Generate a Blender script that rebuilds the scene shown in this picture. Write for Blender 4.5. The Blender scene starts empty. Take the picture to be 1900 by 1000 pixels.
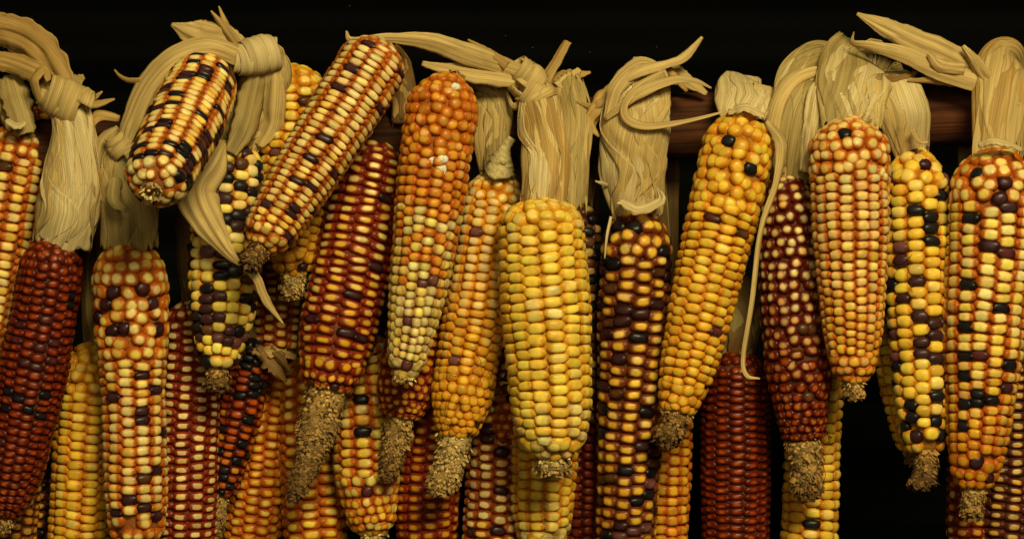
import bpy, math, random
import numpy as np
from mathutils import Matrix, Vector

# ------------------------------------------------------------------ camera, world, light
S = 0.0003                      # metres for one photo pixel at the plane of the hanging cobs
D = 4000.0                      # camera distance in the same units (1.2 m)
scene = bpy.context.scene
col = scene.collection

cam_data = bpy.data.cameras.new('camera')
cam = bpy.data.objects.new('camera', cam_data); col.objects.link(cam)
cam.location = (0, -D * S, 0); cam.rotation_euler = (math.radians(90), 0, 0)
cam_data.sensor_width = 36; cam_data.lens = 36 * D / 1900
cam_data.clip_start = 0.01; cam_data.clip_end = 50
scene.camera = cam

world = bpy.data.worlds.new('World'); scene.world = world; world.use_nodes = True
world.node_tree.nodes['Background'].inputs[0].default_value = (1.0, 0.82, 0.52, 1)
world.node_tree.nodes['Background'].inputs[1].default_value = 0.012

def area(name, loc, target, size, power, colour):
    d = bpy.data.lights.new(name, 'AREA'); d.shape = 'RECTANGLE'; d.size, d.size_y = size
    d.energy = power; d.color = colour
    o = bpy.data.objects.new(name, d); col.objects.link(o); o.location = loc
    o.rotation_euler = (Vector(target) - Vector(loc)).to_track_quat('-Z', 'Y').to_euler()
area('key_light', (0.40, -1.5, 0.88), (0.02, 0, -0.04), (0.6, 0.45), 35.0, (1.0, 0.925, 0.48))  # added area lamp above and behind the camera, standing in for open sky
area('front_light', (-0.25, -1.9, 0.2), (0.0, 0, -0.05), (0.6, 0.5), 4.5, (1.0, 0.925, 0.48))

scene.view_settings.view_transform = 'Standard'
scene.view_settings.look = 'None'
scene.view_settings.exposure = 0.0
scene.view_settings.gamma = 1.0
scene.view_settings.use_curve_mapping = False
scene.render.engine = 'CYCLES'
scene.cycles.use_denoising = True
scene.cycles.max_bounces = 6
scene.cycles.diffuse_bounces = 4
scene.cycles.transmission_bounces = 4

# ------------------------------------------------------------------ helpers
def Pn(p):
    """(px, py, depth) array in photo units -> world metres."""
    p = np.asarray(p, float)
    k = (D + p[..., 2]) / D
    return np.stack([(p[..., 0] - 950) * S * k, p[..., 2] * S, (500 - p[..., 1]) * S * k], -1)

def to_px(w):
    w = np.asarray(w, float)
    d = w[..., 1] / S
    k = (D + d) / D
    return np.stack([950 + w[..., 0] / (S * k), 500 - w[..., 2] / (S * k), d], -1)

def nrm(v):
    v = np.asarray(v, float)
    return v / np.maximum(np.linalg.norm(v, axis=-1, keepdims=True), 1e-12)

def spline(pts, n):
    """Catmull-Rom through rows of pts, n samples."""
    p = np.asarray(pts, float)
    if len(p) == 2:
        t = np.linspace(0, 1, n)[:, None]; return p[0] * (1 - t) + p[1] * t
    q = np.vstack([2 * p[0] - p[1], p, 2 * p[-1] - p[-2]])
    u = np.linspace(0, len(p) - 1 - 1e-9, n); i = u.astype(int); f = (u - i)[:, None]
    a, b, c, d = q[i], q[i + 1], q[i + 2], q[i + 3]
    return 0.5 * (2 * b + (c - a) * f + (2 * a - 5 * b + 4 * c - d) * f ** 2 + (3 * b - a - 3 * c + d) * f ** 3)

def mesh_from(name, v, f, smooth=True, uv=None, cols=None, floats=None):
    m = bpy.data.meshes.new(name)
    m.from_pydata([tuple(x) for x in v], [], [tuple(x) for x in f])
    if smooth: m.polygons.foreach_set('use_smooth', [True] * len(m.polygons))
    if uv is not None:
        l = m.uv_layers.new(name='UVMap')
        li = np.zeros(len(m.loops), int); m.loops.foreach_get('vertex_index', li)
        l.data.foreach_set('uv', np.asarray(uv, float)[li].ravel())
    if cols is not None:
        a = m.attributes.new('kcol', 'FLOAT_COLOR', 'POINT'); a.data.foreach_set('color', np.asarray(cols, float).ravel())
    if floats is not None:
        a = m.attributes.new('rad', 'FLOAT', 'POINT'); a.data.foreach_set('value', np.asarray(floats, float))
    m.update()
    return m

def link(name, data, parent=None, mat=None, kind=None):
    o = bpy.data.objects.new(name, data); col.objects.link(o)
    if parent is not None: o.parent = parent
    if mat is not None and data is not None: data.materials.append(mat)
    if kind: o['kind'] = kind
    return o

class Noise1:
    """smooth random curve on [0,1]"""
    def __init__(self, rng, n, amp=1.0):
        self.y = (rng.random(n + 1) * 2 - 1) * amp; self.n = n
    def __call__(self, t):
        u = np.clip(np.asarray(t, float), 0, 0.99999) * self.n; i = u.astype(int); f = u - i; f = f * f * (3 - 2 * f)
        return self.y[i] * (1 - f) + self.y[i + 1] * f

# ------------------------------------------------------------------ materials
def new_mat(name):
    m = bpy.data.materials.new(name); m.use_nodes = True
    nt = m.node_tree
    return m, nt, nt.nodes, nt.links, nt.nodes['Principled BSDF']

def mixc(N, L, fac, a, b, blend='MIX'):
    n = N.new('ShaderNodeMix'); n.data_type = 'RGBA'; n.blend_type = blend
    for i, x in ((0, fac), (6, a), (7, b)):
        if isinstance(x, (int, float)): n.inputs[i].default_value = x
        elif isinstance(x, tuple): n.inputs[i].default_value = (*x, 1) if len(x) == 3 else x
        else: L.new(x, n.inputs[i])
    return n.outputs[2]

def kernel_material(name, side, cap=0.62, soft=0.22, rough=0.36, joined=False, sss=0.5):
    m, nt, N, L, bs = new_mat(name)
    at = N.new('ShaderNodeAttribute'); at.attribute_name = 'rad'
    if joined:
        c = N.new('ShaderNodeAttribute'); c.attribute_name = 'kcol'
    else:
        c = N.new('ShaderNodeObjectInfo')
    crown, alpha = c.outputs['Color'], c.outputs['Alpha']
    geo = N.new('ShaderNodeNewGeometry')
    nz = N.new('ShaderNodeTexNoise'); nz.inputs['Scale'].default_value = 420; nz.inputs['Detail'].default_value = 3
    L.new(geo.outputs['Position'], nz.inputs['Vector'])
    ad = N.new('ShaderNodeMath'); ad.operation = 'MULTIPLY_ADD'; ad.inputs[1].default_value = 0.35
    L.new(nz.outputs[0], ad.inputs[0]); L.new(at.outputs['Fac'], ad.inputs[2])
    mr = N.new('ShaderNodeMapRange'); mr.interpolation_type = 'SMOOTHSTEP'
    mr.inputs[1].default_value = cap + 0.175 - soft; mr.inputs[2].default_value = cap + 0.175 + soft
    L.new(ad.outputs[0], mr.inputs[0])
    own = mixc(N, L, 1.0, crown, (0.6, 0.45, 0.4), 'MULTIPLY')
    sd = mixc(N, L, alpha, own, side)
    base = mixc(N, L, mr.outputs[0], crown, sd)
    # blotches of different tone and fine specks on the seed coat
    n2 = N.new('ShaderNodeTexNoise'); n2.inputs['Scale'].default_value = 160; n2.inputs['Detail'].default_value = 4
    L.new(geo.outputs['Position'], n2.inputs['Vector'])
    r2 = N.new('ShaderNodeMapRange'); r2.inputs[1].default_value = 0.35; r2.inputs[2].default_value = 0.75; r2.inputs[3].default_value = 1.12; r2.inputs[4].default_value = 0.74
    L.new(n2.outputs[0], r2.inputs[0])
    base = mixc(N, L, 1.0, base, r2.outputs[0], 'MULTIPLY')
    n3 = N.new('ShaderNodeTexNoise'); n3.inputs['Scale'].default_value = 1500; n3.inputs['Detail'].default_value = 2
    L.new(geo.outputs['Position'], n3.inputs['Vector'])
    r3 = N.new('ShaderNodeMapRange'); r3.inputs[1].default_value = 0.70; r3.inputs[2].default_value = 0.76; r3.inputs[3].default_value = 0.0; r3.inputs[4].default_value = 0.55
    L.new(n3.outputs[0], r3.inputs[0])
    base = mixc(N, L, r3.outputs[0], base, (0.05, 0.02, 0.008))
    L.new(base, bs.inputs['Base Color'])
    bs.inputs['Roughness'].default_value = rough
    bs.inputs['Specular IOR Level'].default_value = 0.2
    bs.inputs['Subsurface Weight'].default_value = sss
    bs.inputs['Subsurface Radius'].default_value = (1.0, 0.36, 0.08)
    bs.inputs['Subsurface Scale'].default_value = 0.0020
    bp = N.new('ShaderNodeBump'); bp.inputs['Strength'].default_value = 0.35; bp.inputs['Distance'].default_value = 0.0005
    L.new(nz.outputs[0], bp.inputs['Height']); L.new(bp.outputs[0], bs.inputs['Normal'])
    return m

def attr_material(name, rough=0.8, tint=(1, 1, 1), bump=0.5, scale=900):
    """colour from the kcol attribute with grain"""
    m, nt, N, L, bs = new_mat(name)
    c = N.new('ShaderNodeAttribute'); c.attribute_name = 'kcol'
    geo = N.new('ShaderNodeNewGeometry')
    nz = N.new('ShaderNodeTexNoise'); nz.inputs['Scale'].default_value = scale; nz.inputs['Detail'].default_value = 5
    L.new(geo.outputs['Position'], nz.inputs['Vector'])
    r = N.new('ShaderNodeMapRange'); r.inputs[1].default_value = 0.3; r.inputs[2].default_value = 0.7; r.inputs[3].default_value = 0.6; r.inputs[4].default_value = 1.2
    L.new(nz.outputs[0], r.inputs[0])
    base = mixc(N, L, 1.0, c.outputs['Color'], r.outputs[0], 'MULTIPLY')
    L.new(base, bs.inputs['Base Color']); bs.inputs['Roughness'].default_value = rough
    bs.inputs['Specular IOR Level'].default_value = 0.2
    bp = N.new('ShaderNodeBump'); bp.inputs['Strength'].default_value = bump; bp.inputs['Distance'].default_value = 0.0006
    L.new(nz.outputs[0], bp.inputs['Height']); L.new(bp.outputs[0], bs.inputs['Normal'])
    return m

def plain(name, colour, rough=0.8, scale=600, lo=0.6, hi=1.2, bump=0.4):
    m, nt, N, L, bs = new_mat(name)
    geo = N.new('ShaderNodeNewGeometry')
    nz = N.new('ShaderNodeTexNoise'); nz.inputs['Scale'].default_value = scale; nz.inputs['Detail'].default_value = 5
    L.new(geo.outputs['Position'], nz.inputs['Vector'])
    r = N.new('ShaderNodeMapRange'); r.inputs[1].default_value = 0.3; r.inputs[2].default_value = 0.7; r.inputs[3].default_value = lo; r.inputs[4].default_value = hi
    L.new(nz.outputs[0], r.inputs[0])
    L.new(mixc(N, L, 1.0, colour, r.outputs[0], 'MULTIPLY'), bs.inputs['Base Color'])
    bs.inputs['Roughness'].default_value = rough; bs.inputs['Specular IOR Level'].default_value = 0.25
    bp = N.new('ShaderNodeBump'); bp.inputs['Strength'].default_value = bump; bp.inputs['Distance'].default_value = 0.0005
    L.new(nz.outputs[0], bp.inputs['Height']); L.new(bp.outputs[0], bs.inputs['Normal'])
    return m

def husk_material(name, light, dark, stain=0.3):
    m, nt, N, L, bs = new_mat(name)
    uv = N.new('ShaderNodeUVMap'); uv.uv_map = 'UVMap'
    oi = N.new('ShaderNodeObjectInfo')
    def stripes(su, sv, detail, k):
        mp = N.new('ShaderNodeMapping'); mp.inputs['Scale'].default_value = (su, sv, 1)
        L.new(uv.outputs[0], mp.inputs[0])
        nz = N.new('ShaderNodeTexNoise'); nz.noise_dimensions = '4D'; nz.inputs['Scale'].default_value = 1.0; nz.inputs['Detail'].default_value = detail
        mw = N.new('ShaderNodeMath'); mw.operation = 'MULTIPLY_ADD'; mw.inputs[1].default_value = 37.0; mw.inputs[2].default_value = k
        L.new(oi.outputs['Random'], mw.inputs[0]); L.new(mw.outputs[0], nz.inputs['W'])
        L.new(mp.outputs[0], nz.inputs['Vector'])
        return nz.outputs[0]
    fine = stripes(9, 3600, 3, 0.0)         # uv is in metres: 1500/m across = fibre every 0.7 mm
    broad = stripes(22, 300, 5, 5.0)
    blot = stripes(45, 90, 4, 9.0)
    r1 = N.new('ShaderNodeMapRange'); r1.inputs[1].default_value = 0.38; r1.inputs[2].default_value = 0.85
    L.new(broad, r1.inputs[0])
    base = mixc(N, L, r1.outputs[0], light, dark)
    r2 = N.new('ShaderNodeMapRange'); r2.inputs[1].default_value = 0.35; r2.inputs[2].default_value = 0.65; r2.inputs[3].default_value = 0.62; r2.inputs[4].default_value = 1.2
    L.new(fine, r2.inputs[0])
    base = mixc(N, L, 1.0, base, r2.outputs[0], 'MULTIPLY')
    r3 = N.new('ShaderNodeMapRange'); r3.inputs[1].default_value = 0.55; r3.inputs[2].default_value = 0.75; r3.inputs[4].default_value = stain
    L.new(blot, r3.inputs[0])
    base = mixc(N, L, r3.outputs[0], base, (0.10, 0.065, 0.025))
    L.new(base, bs.inputs['Base Color'])
    bs.inputs['Roughness'].default_value = 0.62; bs.inputs['Specular IOR Level'].default_value = 0.3
    ma = N.new('ShaderNodeMath'); ma.operation = 'MULTIPLY_ADD'; ma.inputs[1].default_value = 1.6
    L.new(broad, ma.inputs[0]); L.new(fine, ma.inputs[2])
    bp = N.new('ShaderNodeBump'); bp.inputs['Strength'].default_value = 0.4; bp.inputs['Distance'].default_value = 0.0005
    L.new(ma.outputs[0], bp.inputs['Height']); L.new(bp.outputs[0], bs.inputs['Normal'])
    tr = N.new('ShaderNodeBsdfTranslucent'); L.new(base, tr.inputs[0])
    mx = N.new('ShaderNodeMixShader'); mx.inputs[0].default_value = 0.22
    L.new(bs.outputs[0], mx.inputs[1]); L.new(tr.outputs[0], mx.inputs[2])
    L.new(mx.outputs[0], N['Material Output'].inputs[0])
    return m

HUSK = {
    'straw': husk_material('husk_straw', (0.72, 0.48, 0.185), (0.38, 0.215, 0.065), 0.4),
    'pale': husk_material('husk_pale', (0.80, 0.59, 0.30), (0.52, 0.34, 0.13), 0.3),
    'tan': husk_material('husk_tan', (0.58, 0.34, 0.10), (0.30, 0.14, 0.035), 0.4),
    'olive': husk_material('husk_olive', (0.52, 0.35, 0.125), (0.25, 0.15, 0.045), 0.6),
    'brown': husk_material('husk_brown', (0.26, 0.125, 0.03), (0.11, 0.05, 0.015), 0.5),
}
CHAFF = attr_material('cob_chaff', 0.85)
CORE_TIP = attr_material('bare_cob', 0.9, bump=0.8)
STALK = plain('dry_stalk', (0.46, 0.34, 0.15), 0.8, 500)
SILK = plain('corn_silk', (0.10, 0.035, 0.012), 0.6, 300)
DROP = plain('white_residue', (0.75, 0.70, 0.58), 0.9, 700, 0.75, 1.1, 0.8)

# ------------------------------------------------------------------ setting: sheet wall coloured near-black for shade, and pole
def build_wall():
    nx, nz = 2, 420
    xs = np.linspace(-1.6, 1.6, nx); zs = np.linspace(-0.9, 1.1, nz)
    v, f = [], []
    for z in zs:
        y = 0.42 + 0.006 * math.sin(z / 0.0245 * 2 * math.pi * 0.5 * 2 * 0.42)
        for x in xs: v.append((x, y, z))
    for i in range(nz - 1): f.append((2 * i, 2 * i + 1, 2 * i + 3, 2 * i + 2))
    b = len(v)
    for z in zs:
        for x in xs: v.append((x, 0.445, z))
    for i in range(nz - 1): f.append((b + 2 * i + 2, b + 2 * i + 3, b + 2 * i + 1, b + 2 * i))
    m, nt, N, L, bs = new_mat('shaded_sheet')
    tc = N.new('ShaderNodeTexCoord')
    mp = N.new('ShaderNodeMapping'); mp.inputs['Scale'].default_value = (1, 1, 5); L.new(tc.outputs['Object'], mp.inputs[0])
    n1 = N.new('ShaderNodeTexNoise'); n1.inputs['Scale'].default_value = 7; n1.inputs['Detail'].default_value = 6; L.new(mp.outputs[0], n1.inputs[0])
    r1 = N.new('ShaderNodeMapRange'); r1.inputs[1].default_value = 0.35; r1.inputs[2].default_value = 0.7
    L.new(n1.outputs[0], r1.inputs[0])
    base = mixc(N, L, r1.outputs[0], (0.0004, 0.00035, 0.00025), (0.0012, 0.001, 0.0006))  # shade of the backdrop put into the base colour; the lamps reach it
    n2 = N.new('ShaderNodeTexNoise'); n2.inputs['Scale'].default_value = 150; n2.inputs['Detail'].default_value = 1; L.new(tc.outputs['Object'], n2.inputs[0])
    r2 = N.new('ShaderNodeMapRange'); r2.inputs[1].default_value = 0.80; r2.inputs[2].default_value = 0.83; L.new(n2.outputs[0], r2.inputs[0])
    base = mixc(N, L, r2.outputs[0], base, (0.12, 0.075, 0.03))
    L.new(base, bs.inputs['Base Color']); bs.inputs['Roughness'].default_value = 0.8; bs.inputs['Specular IOR Level'].default_value = 0.05
    link('wall', mesh_from('wall', v, f), None, m, 'structure')
build_wall()

def build_pole():
    nu, nv = 160, 40
    a = Pn((-700, 313, 75)); b = Pn((2700, 177, 75))
    rng = np.random.default_rng(5)
    rn = Noise1(rng, 26, 0.06); ax = nrm(b - a)
    e1 = nrm(np.cross(ax, (0, 1, 0))); e2 = np.cross(ax, e1)
    v, f, uv = [], [], []
    ang = [Noise1(rng, 9, 0.04) for _ in range(nu)]
    knots = [(rng.random(), rng.random() * 6.28, 0.06) for _ in range(14)]
    for i in range(nu):
        t = i / (nu - 1)
        for j in range(nv + 1):
            th = 2 * math.pi * j / nv
            r = 61 * S * (1 + rn(t) + 0.03 * math.sin(2 * th + 9 * t) + 0.015 * math.sin(5 * th + 20 * t))
            for kt, ka, kr in knots:
                da = math.atan2(math.sin(th - ka), math.cos(th - ka))
                r += 61 * S * 0.07 * math.exp(-((t - kt) * 60) ** 2 - (da * 2.2) ** 2)
            v.append(a + (b - a) * t + (e1 * math.cos(th) + e2 * math.sin(th)) * r); uv.append((t * 1.02, th * 0.018))
    for i in range(nu - 1):
        for j in range(nv):
            p = i * (nv + 1) + j; f.append((p, p + 1, p + nv + 2, p + nv + 1))
    f.append(tuple(range(nv, -1, -1))); f.append(tuple((nu - 1) * (nv + 1) + j for j in range(nv + 1)))
    m, nt, N, L, bs = new_mat('dark_wood')  # dark wood, blotched from near-black to reddish brown
    u = N.new('ShaderNodeUVMap'); u.uv_map = 'UVMap'
    def nz(sx, sy, det):
        mp = N.new('ShaderNodeMapping'); mp.inputs['Scale'].default_value = (sx, sy, 1); L.new(u.outputs[0], mp.inputs[0])
        n = N.new('ShaderNodeTexNoise'); n.inputs['Scale'].default_value = 1; n.inputs['Detail'].default_value = det; L.new(mp.outputs[0], n.inputs[0]); return n.outputs[0]
    g = nz(9, 420, 6); bl = nz(14, 45, 5)
    r1 = N.new('ShaderNodeMapRange'); r1.inputs[1].default_value = 0.38; r1.inputs[2].default_value = 0.66; L.new(bl, r1.inputs[0])
    base = mixc(N, L, r1.outputs[0], (0.018, 0.0075, 0.004), (0.085, 0.024, 0.008))
    r2 = N.new('ShaderNodeMapRange'); r2.inputs[1].default_value = 0.35; r2.inputs[2].default_value = 0.65; r2.inputs[3].default_value = 0.45; r2.inputs[4].default_value = 1.35; L.new(g, r2.inputs[0])
    base = mixc(N, L, 1.0, base, r2.outputs[0], 'MULTIPLY')
    L.new(base, bs.inputs['Base Color']); bs.inputs['Roughness'].default_value = 0.8; bs.inputs['Specular IOR Level'].default_value = 0.12
    bp = N.new('ShaderNodeBump'); bp.inputs['Strength'].default_value = 0.3; bp.inputs['Distance'].default_value = 0.001
    L.new(g, bp.inputs['Height']); L.new(bp.outputs[0], bs.inputs['Normal'])
    o = link('pole', mesh_from('pole', v, f, uv=uv), None, m)
    o['label'] = 'dark reddish brown round wooden pole that the corn hangs from'; o['category'] = 'pole'
build_pole()

# ------------------------------------------------------------------ kernels
def kernel_shape(rng, n, rings, p, dent, wob, iso):
    """one maize kernel: rounded-rectangular outline, domed or dented crown, z outwards"""
    v, rad, f = [], [], []
    jit = 1 + wob * np.array([Noise1(rng, 5, 1)(j / n) * math.sin(math.pi * j / n) for j in range(n)])
    sk = (rng.random(2) - .5) * 0.12
    for s, z, q in rings:
        for j in range(n):
            th = 2 * math.pi * (j + 0.5) / n
            c, d = math.cos(th), math.sin(th)
            rr = (abs(c) ** p + abs(d) ** p) ** (-1 / p)
            h = z
            if s < 0.75: h += -dent * max(0, 1 - abs(d) * rr * 2.2)
            v.append((s * rr * c * 0.5 * jit[j] + sk[0] * (z + .3), s * rr * d * 0.5 * jit[j] + sk[1] * (z + .3), h)); rad.append(q * (1 if iso else 0.62 + 0.46 * c * c))
    v.append((sk[0] * .8, sk[1] * .8, rings[-1][1] + 0.07 - dent * 1.25)); rad.append(0.0)
    k = len(rings)
    for i in range(k - 1):
        for j in range(n):
            a = i * n + j; b = i * n + (j + 1) % n
            f.append((a, b, b + n, a + n))
    for j in range(n): f.append(((k - 1) * n + j, (k - 1) * n + (j + 1) % n, k * n))
    return np.array(v), f, np.array(rad)

krng = np.random.default_rng(11)
R_HI = [(0.94, -0.85, 1.35), (1.06, -0.10, 1.1), (0.87, 0.27, 0.85), (0.52, 0.49, 0.5)]
R_LO = [(1.05, -0.3, 1.1), (0.82, 0.32, 0.8)]
SHAPES = {}
for style, p, dents in (('iso', 3.0, (0.02, 0.04, 0.0, 0.02, 0.0, 0.03)), ('dent', 3.6, (0.02, 0.06, 0.09, 0.05, 0.0, 0.07)), ('flint', 2.8, (0, 0, 0.02, 0, 0.0, 0.01)), ('round', 2.35, (0, 0, 0, 0.02, 0, 0))):
    SHAPES[style] = []
    for d in dents:
        v, f, r = kernel_shape(krng, 12, R_HI, p, d, 0.08, style in ('iso', 'round'))
        SHAPES[style].append((mesh_from('kernel_' + style, v, f, floats=r), kernel_shape(krng, 8, R_LO, p, 0, 0.05, style in ('iso', 'round'))))
for s in SHAPES.values():
    for m, _ in s: m.materials.append(None)

C = dict(
    cream=(0.80, 0.60, 0.28), pale=(0.80, 0.57, 0.17), lemon=(0.80, 0.545, 0.07), yellow=(0.76, 0.43, 0.035), gold=(0.68, 0.33, 0.022),
    amber=(0.60, 0.235, 0.016), orange=(0.52, 0.145, 0.010), redor=(0.40, 0.066, 0.007), red=(0.30, 0.036, 0.005), darkred=(0.14, 0.014, 0.004),
    pink=(0.66, 0.42, 0.20), peach=(0.70, 0.38, 0.13), tan=(0.50, 0.30, 0.09), mauve=(0.16, 0.055, 0.055), purple=(0.050, 0.016, 0.020), black=(0.014, 0.011, 0.014),
    brown=(0.11, 0.040, 0.015), plum=(0.09, 0.020, 0.022), chalk=(0.74, 0.58, 0.24), chalky=(0.76, 0.56, 0.14))
OWN_SIDE = {'purple', 'black', 'mauve', 'brown', 'plum', 'chalk', 'chalky'}
SIDES = dict(rust=(0.38, 0.086, 0.006), ember=(0.15, 0.028, 0.005), orange=(0.44, 0.096, 0.005), deep=(0.28, 0.052, 0.005), red=(0.21, 0.021, 0.004), dark=(0.085, 0.016, 0.006), gold=(0.58, 0.215, 0.010),
             lemon=(0.62, 0.29, 0.018), brown=(0.14, 0.034, 0.008), crimson=(0.10, 0.009, 0.002))

def palette(txt):
    out = []
    for w in txt.split():
        n, _, k = w.partition(':'); out.append((n, float(k or 1)))
    tot = sum(k for _, k in out)
    return [n for n, _ in out], np.array([k / tot for _, k in out])

COBS = {}
class Cob: pass

def cob(key, label, T, B, r, w, h, side, pal, pal2=None, irr=0.10, irr2=0.0, style='dent', twist=0.0, bend=0.0, cap=0.62, soft=0.22,
        marks='', butt=0.11, endcap=(0.07, 0.55), tip=None, tipcol='beige', miss=0.0, seed=None, blend=(0.35, 0.9), rough=0.31, dz=0.45, deg=None):
    """T, B: (px, py, depth) of butt and end of the kernels; r: radius in px or [(t, r)...]; w, h: kernel width and height in px"""
    c = Cob(); c.key, c.label = key, label; COBS[key] = c
    c.rng = np.random.default_rng(seed if seed is not None else sum(ord(x) * (i + 7) for i, x in enumerate(key)) * 13)
    t0, b0 = Pn(T) / S, Pn(B) / S
    c.L = np.linalg.norm(b0 - t0); c.a0 = nrm(b0 - t0); c.T, c.B = t0, b0
    side_v = nrm(np.cross(c.a0, (0, 1, 0)))            # sideways as the camera sees it
    n = 60; tt = np.linspace(0, 1, n)
    c.cent = t0 + (b0 - t0) * tt[:, None] + side_v * (bend * 4 * tt * (1 - tt))[:, None]
    c.cent += side_v * Noise1(c.rng, 4, 2.0)(tt)[:, None]
    rp = r if isinstance(r, list) else [(0, r), (0.5, r * 0.97), (0.85, r * 0.82), (1, r * 0.66)]
    mid = (T[2] + B[2]) / 2
    base = np.interp(tt, [x for x, _ in rp], [y for _, y in rp])
    k = np.ones(5) / 5; base = np.convolve(np.pad(base, 2, mode='edge'), k, 'valid')
    base = base * (1 + Noise1(c.rng, 7, 0.02)(tt)) * (D + T[2] + (B[2] - T[2]) * tt) / D
    cb = np.sqrt(np.maximum(0.09, 1 - np.clip(1 - tt / butt, 0, 1) ** 2 * 0.91))
    ec, ev = endcap
    ce = np.sqrt(np.maximum(ev ** 2, 1 - np.clip(1 - (1 - tt) / ec, 0, 1) ** 2 * (1 - ev ** 2)))
    c.rad = base * cb * ce; c.tt = tt; c.rmax = base.max()
    c.par = dict(w=w, h=h, side=SIDES[side], pal=palette(pal), pal2=palette(pal2) if pal2 else None, irr=irr, irr2=irr2, style=style, twist=twist, cap=cap,
                 soft=soft, tip=tip, tipcol=tipcol, miss=miss, blend=blend, rough=rough, dz=dz, T=T, B=B, marks=marks)
    root = bpy.data.objects.new('corn_cob', None); col.objects.link(root)
    root.location = Vector(t0 * S); root['label'] = label; root['category'] = 'corn cob'; root['group'] = 'dried corn cobs hung from the pole'
    root.empty_display_size = 0.01
    c.root = root
    return c

def frame_at(c, s):
    """centre, axis, radius, dr/ds at axial positions s (0..L)"""
    s = np.atleast_1d(s); t = np.clip(s / c.L, 0, 1)
    ce = np.stack([np.interp(t, c.tt, c.cent[:, i]) for i in range(3)], -1)
    dt = 0.015
    a = nrm(np.stack([np.interp(np.clip(t + dt, 0, 1), c.tt, c.cent[:, i]) - np.interp(np.clip(t - dt, 0, 1), c.tt, c.cent[:, i]) for i in range(3)], -1))
    r = np.interp(t, c.tt, c.rad)
    t2, t1 = np.clip(t + 0.008, 0, 1), np.clip(t - 0.008, 0, 1)
    dr = (np.interp(t2, c.tt, c.rad) - np.interp(t1, c.tt, c.rad)) / np.maximum((t2 - t1) * c.L, 1e-6)
    return ce, a, r, dr

def place_kernels(c):
    """list of (s, theta, width, height, roundness) over the whole cob"""
    p, rng = c.par, c.rng
    out = []
    def rings(s0, s1, big0, jit, st, shrink=0.0):
        s, k, last = s0, 0, s0
        while s < s1:
            _, _, r, dr = frame_at(c, s); r = r[0]; g = math.sqrt(1 + dr[0] ** 2); big = big0 * (1 - shrink * (s - s0) / max(s1 - s0, 1e-6))
            hh = big * 0.87
            n = max(3, int(round(2 * math.pi * max(r - 3, 3) / big))); off = rng.random() * 0.4 + (k % 2) * 0.5
            for i in range(n):
                ww = 2 * math.pi * r / n
                out.append((s + rng.normal(0, jit * hh * 0.55), (i + off + rng.normal(0, jit * 0.6)) * 2 * math.pi / n, ww * rng.uniform(0.94, 1.08), hh * rng.uniform(1.0, 1.22), st, rng.normal(0, 0.35 * jit / 0.3)))
            last = s; s += hh / g; k += 1
        return last + 0.45 * hh / g
    L = c.L; w, h = p['w'], p['h']
    big = 0.5 * (w + h) * 1.0
    sa, sb = p['irr'] * L, (1 - p['irr2']) * L
    sa = rings(0.004 * L, sa, big, 0.25, 'round')
    n = max(8, int(round(2 * math.pi * c.rmax * 0.96 / w / 2)) * 2)
    drift = [Noise1(rng, 5, 0.10) for _ in range(n)]
    ph = rng.random()
    for i in range(n):
        s = sa + h * (0.32 + 0.30 * (i % 2)) + rng.normal(0, 0.10 * h); hn = Noise1(rng, 9, 0.13)
        while s < sb:
            _, _, r, _ = frame_at(c, s); r = r[0]
            hh = h * (1 + hn(s / L) + rng.normal(0, 0.05)) * (0.8 + 0.2 * r / c.rmax)
            th = (i + 0.5 + ph + drift[i](s / L)) * 2 * math.pi / n + p['twist'] * s / L
            ww = 2 * math.pi * r / n
            out.append((s, th, ww * rng.uniform(0.93, 1.03), hh * rng.uniform(0.88, 0.99), p['style'], rng.normal(0, 0.07)))
            s += hh
    if p['irr2'] > 0: rings(sb + 0.3 * h, L * 0.995, big * 0.97, 0.2, 'round', 0.42 if p['tip'] and p['tip'][0] > 24 else 0.2)
    return out

def colour_of(c, t):
    p, rng = c.par, c.rng
    def pick(pal):
        n = pal[0][rng.choice(len(pal[0]), p=pal[1])]; b = np.array(C[n])
        if n not in OWN_SIDE:                  # kernels of one cob keep close to its general tone
            mean = sum(np.array(C[m]) * k for m, k in zip(*pal) if m not in OWN_SIDE) / sum(k for m, k in zip(*pal) if m not in OWN_SIDE)
            b = b * 0.6 + mean * 0.4
        return n, b
    n, b = pick(p['pal'])
    if p['pal2'] is not None:                  # the cob changes tone towards its tip
        a, z = p['blend']; f = (t - a) / (z - a); n2, b2 = pick(p['pal2'])
        if n in OWN_SIDE or n2 in OWN_SIDE:
            if rng.random() < f: n, b = n2, b2
        else:
            f = min(1, max(0, f + rng.normal(0, 0.15))); b = b * (1 - f) + b2 * f
    b = b * (1 + rng.normal(0, 0.09)) * (1 + rng.normal(0, 0.03, 3))
    return (*np.clip(b, 0.003, 0.86), 0.0 if n in OWN_SIDE else 1.0)

def occluded(c, pix):
    """True where another cob stands between the kernel and the camera"""
    hid = np.zeros(len(pix), bool)
    for o in COBS.values():
        if o is c: continue
        q = to_px(o.cent[::2] * S); rr = o.rad[::2] * D / (D + q[:, 2])
        d2 = (pix[:, None, 0] - q[None, :, 0]) ** 2 + (pix[:, None, 1] - q[None, :, 1]) ** 2
        ins = d2 < (0.95 * rr[None]) ** 2
        front = q[None, :, 2] - np.sqrt(np.maximum(rr[None] ** 2 - d2, 0)) < pix[:, None, 2] - 10
        hid |= (ins & front).any(1)
    return hid

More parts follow.
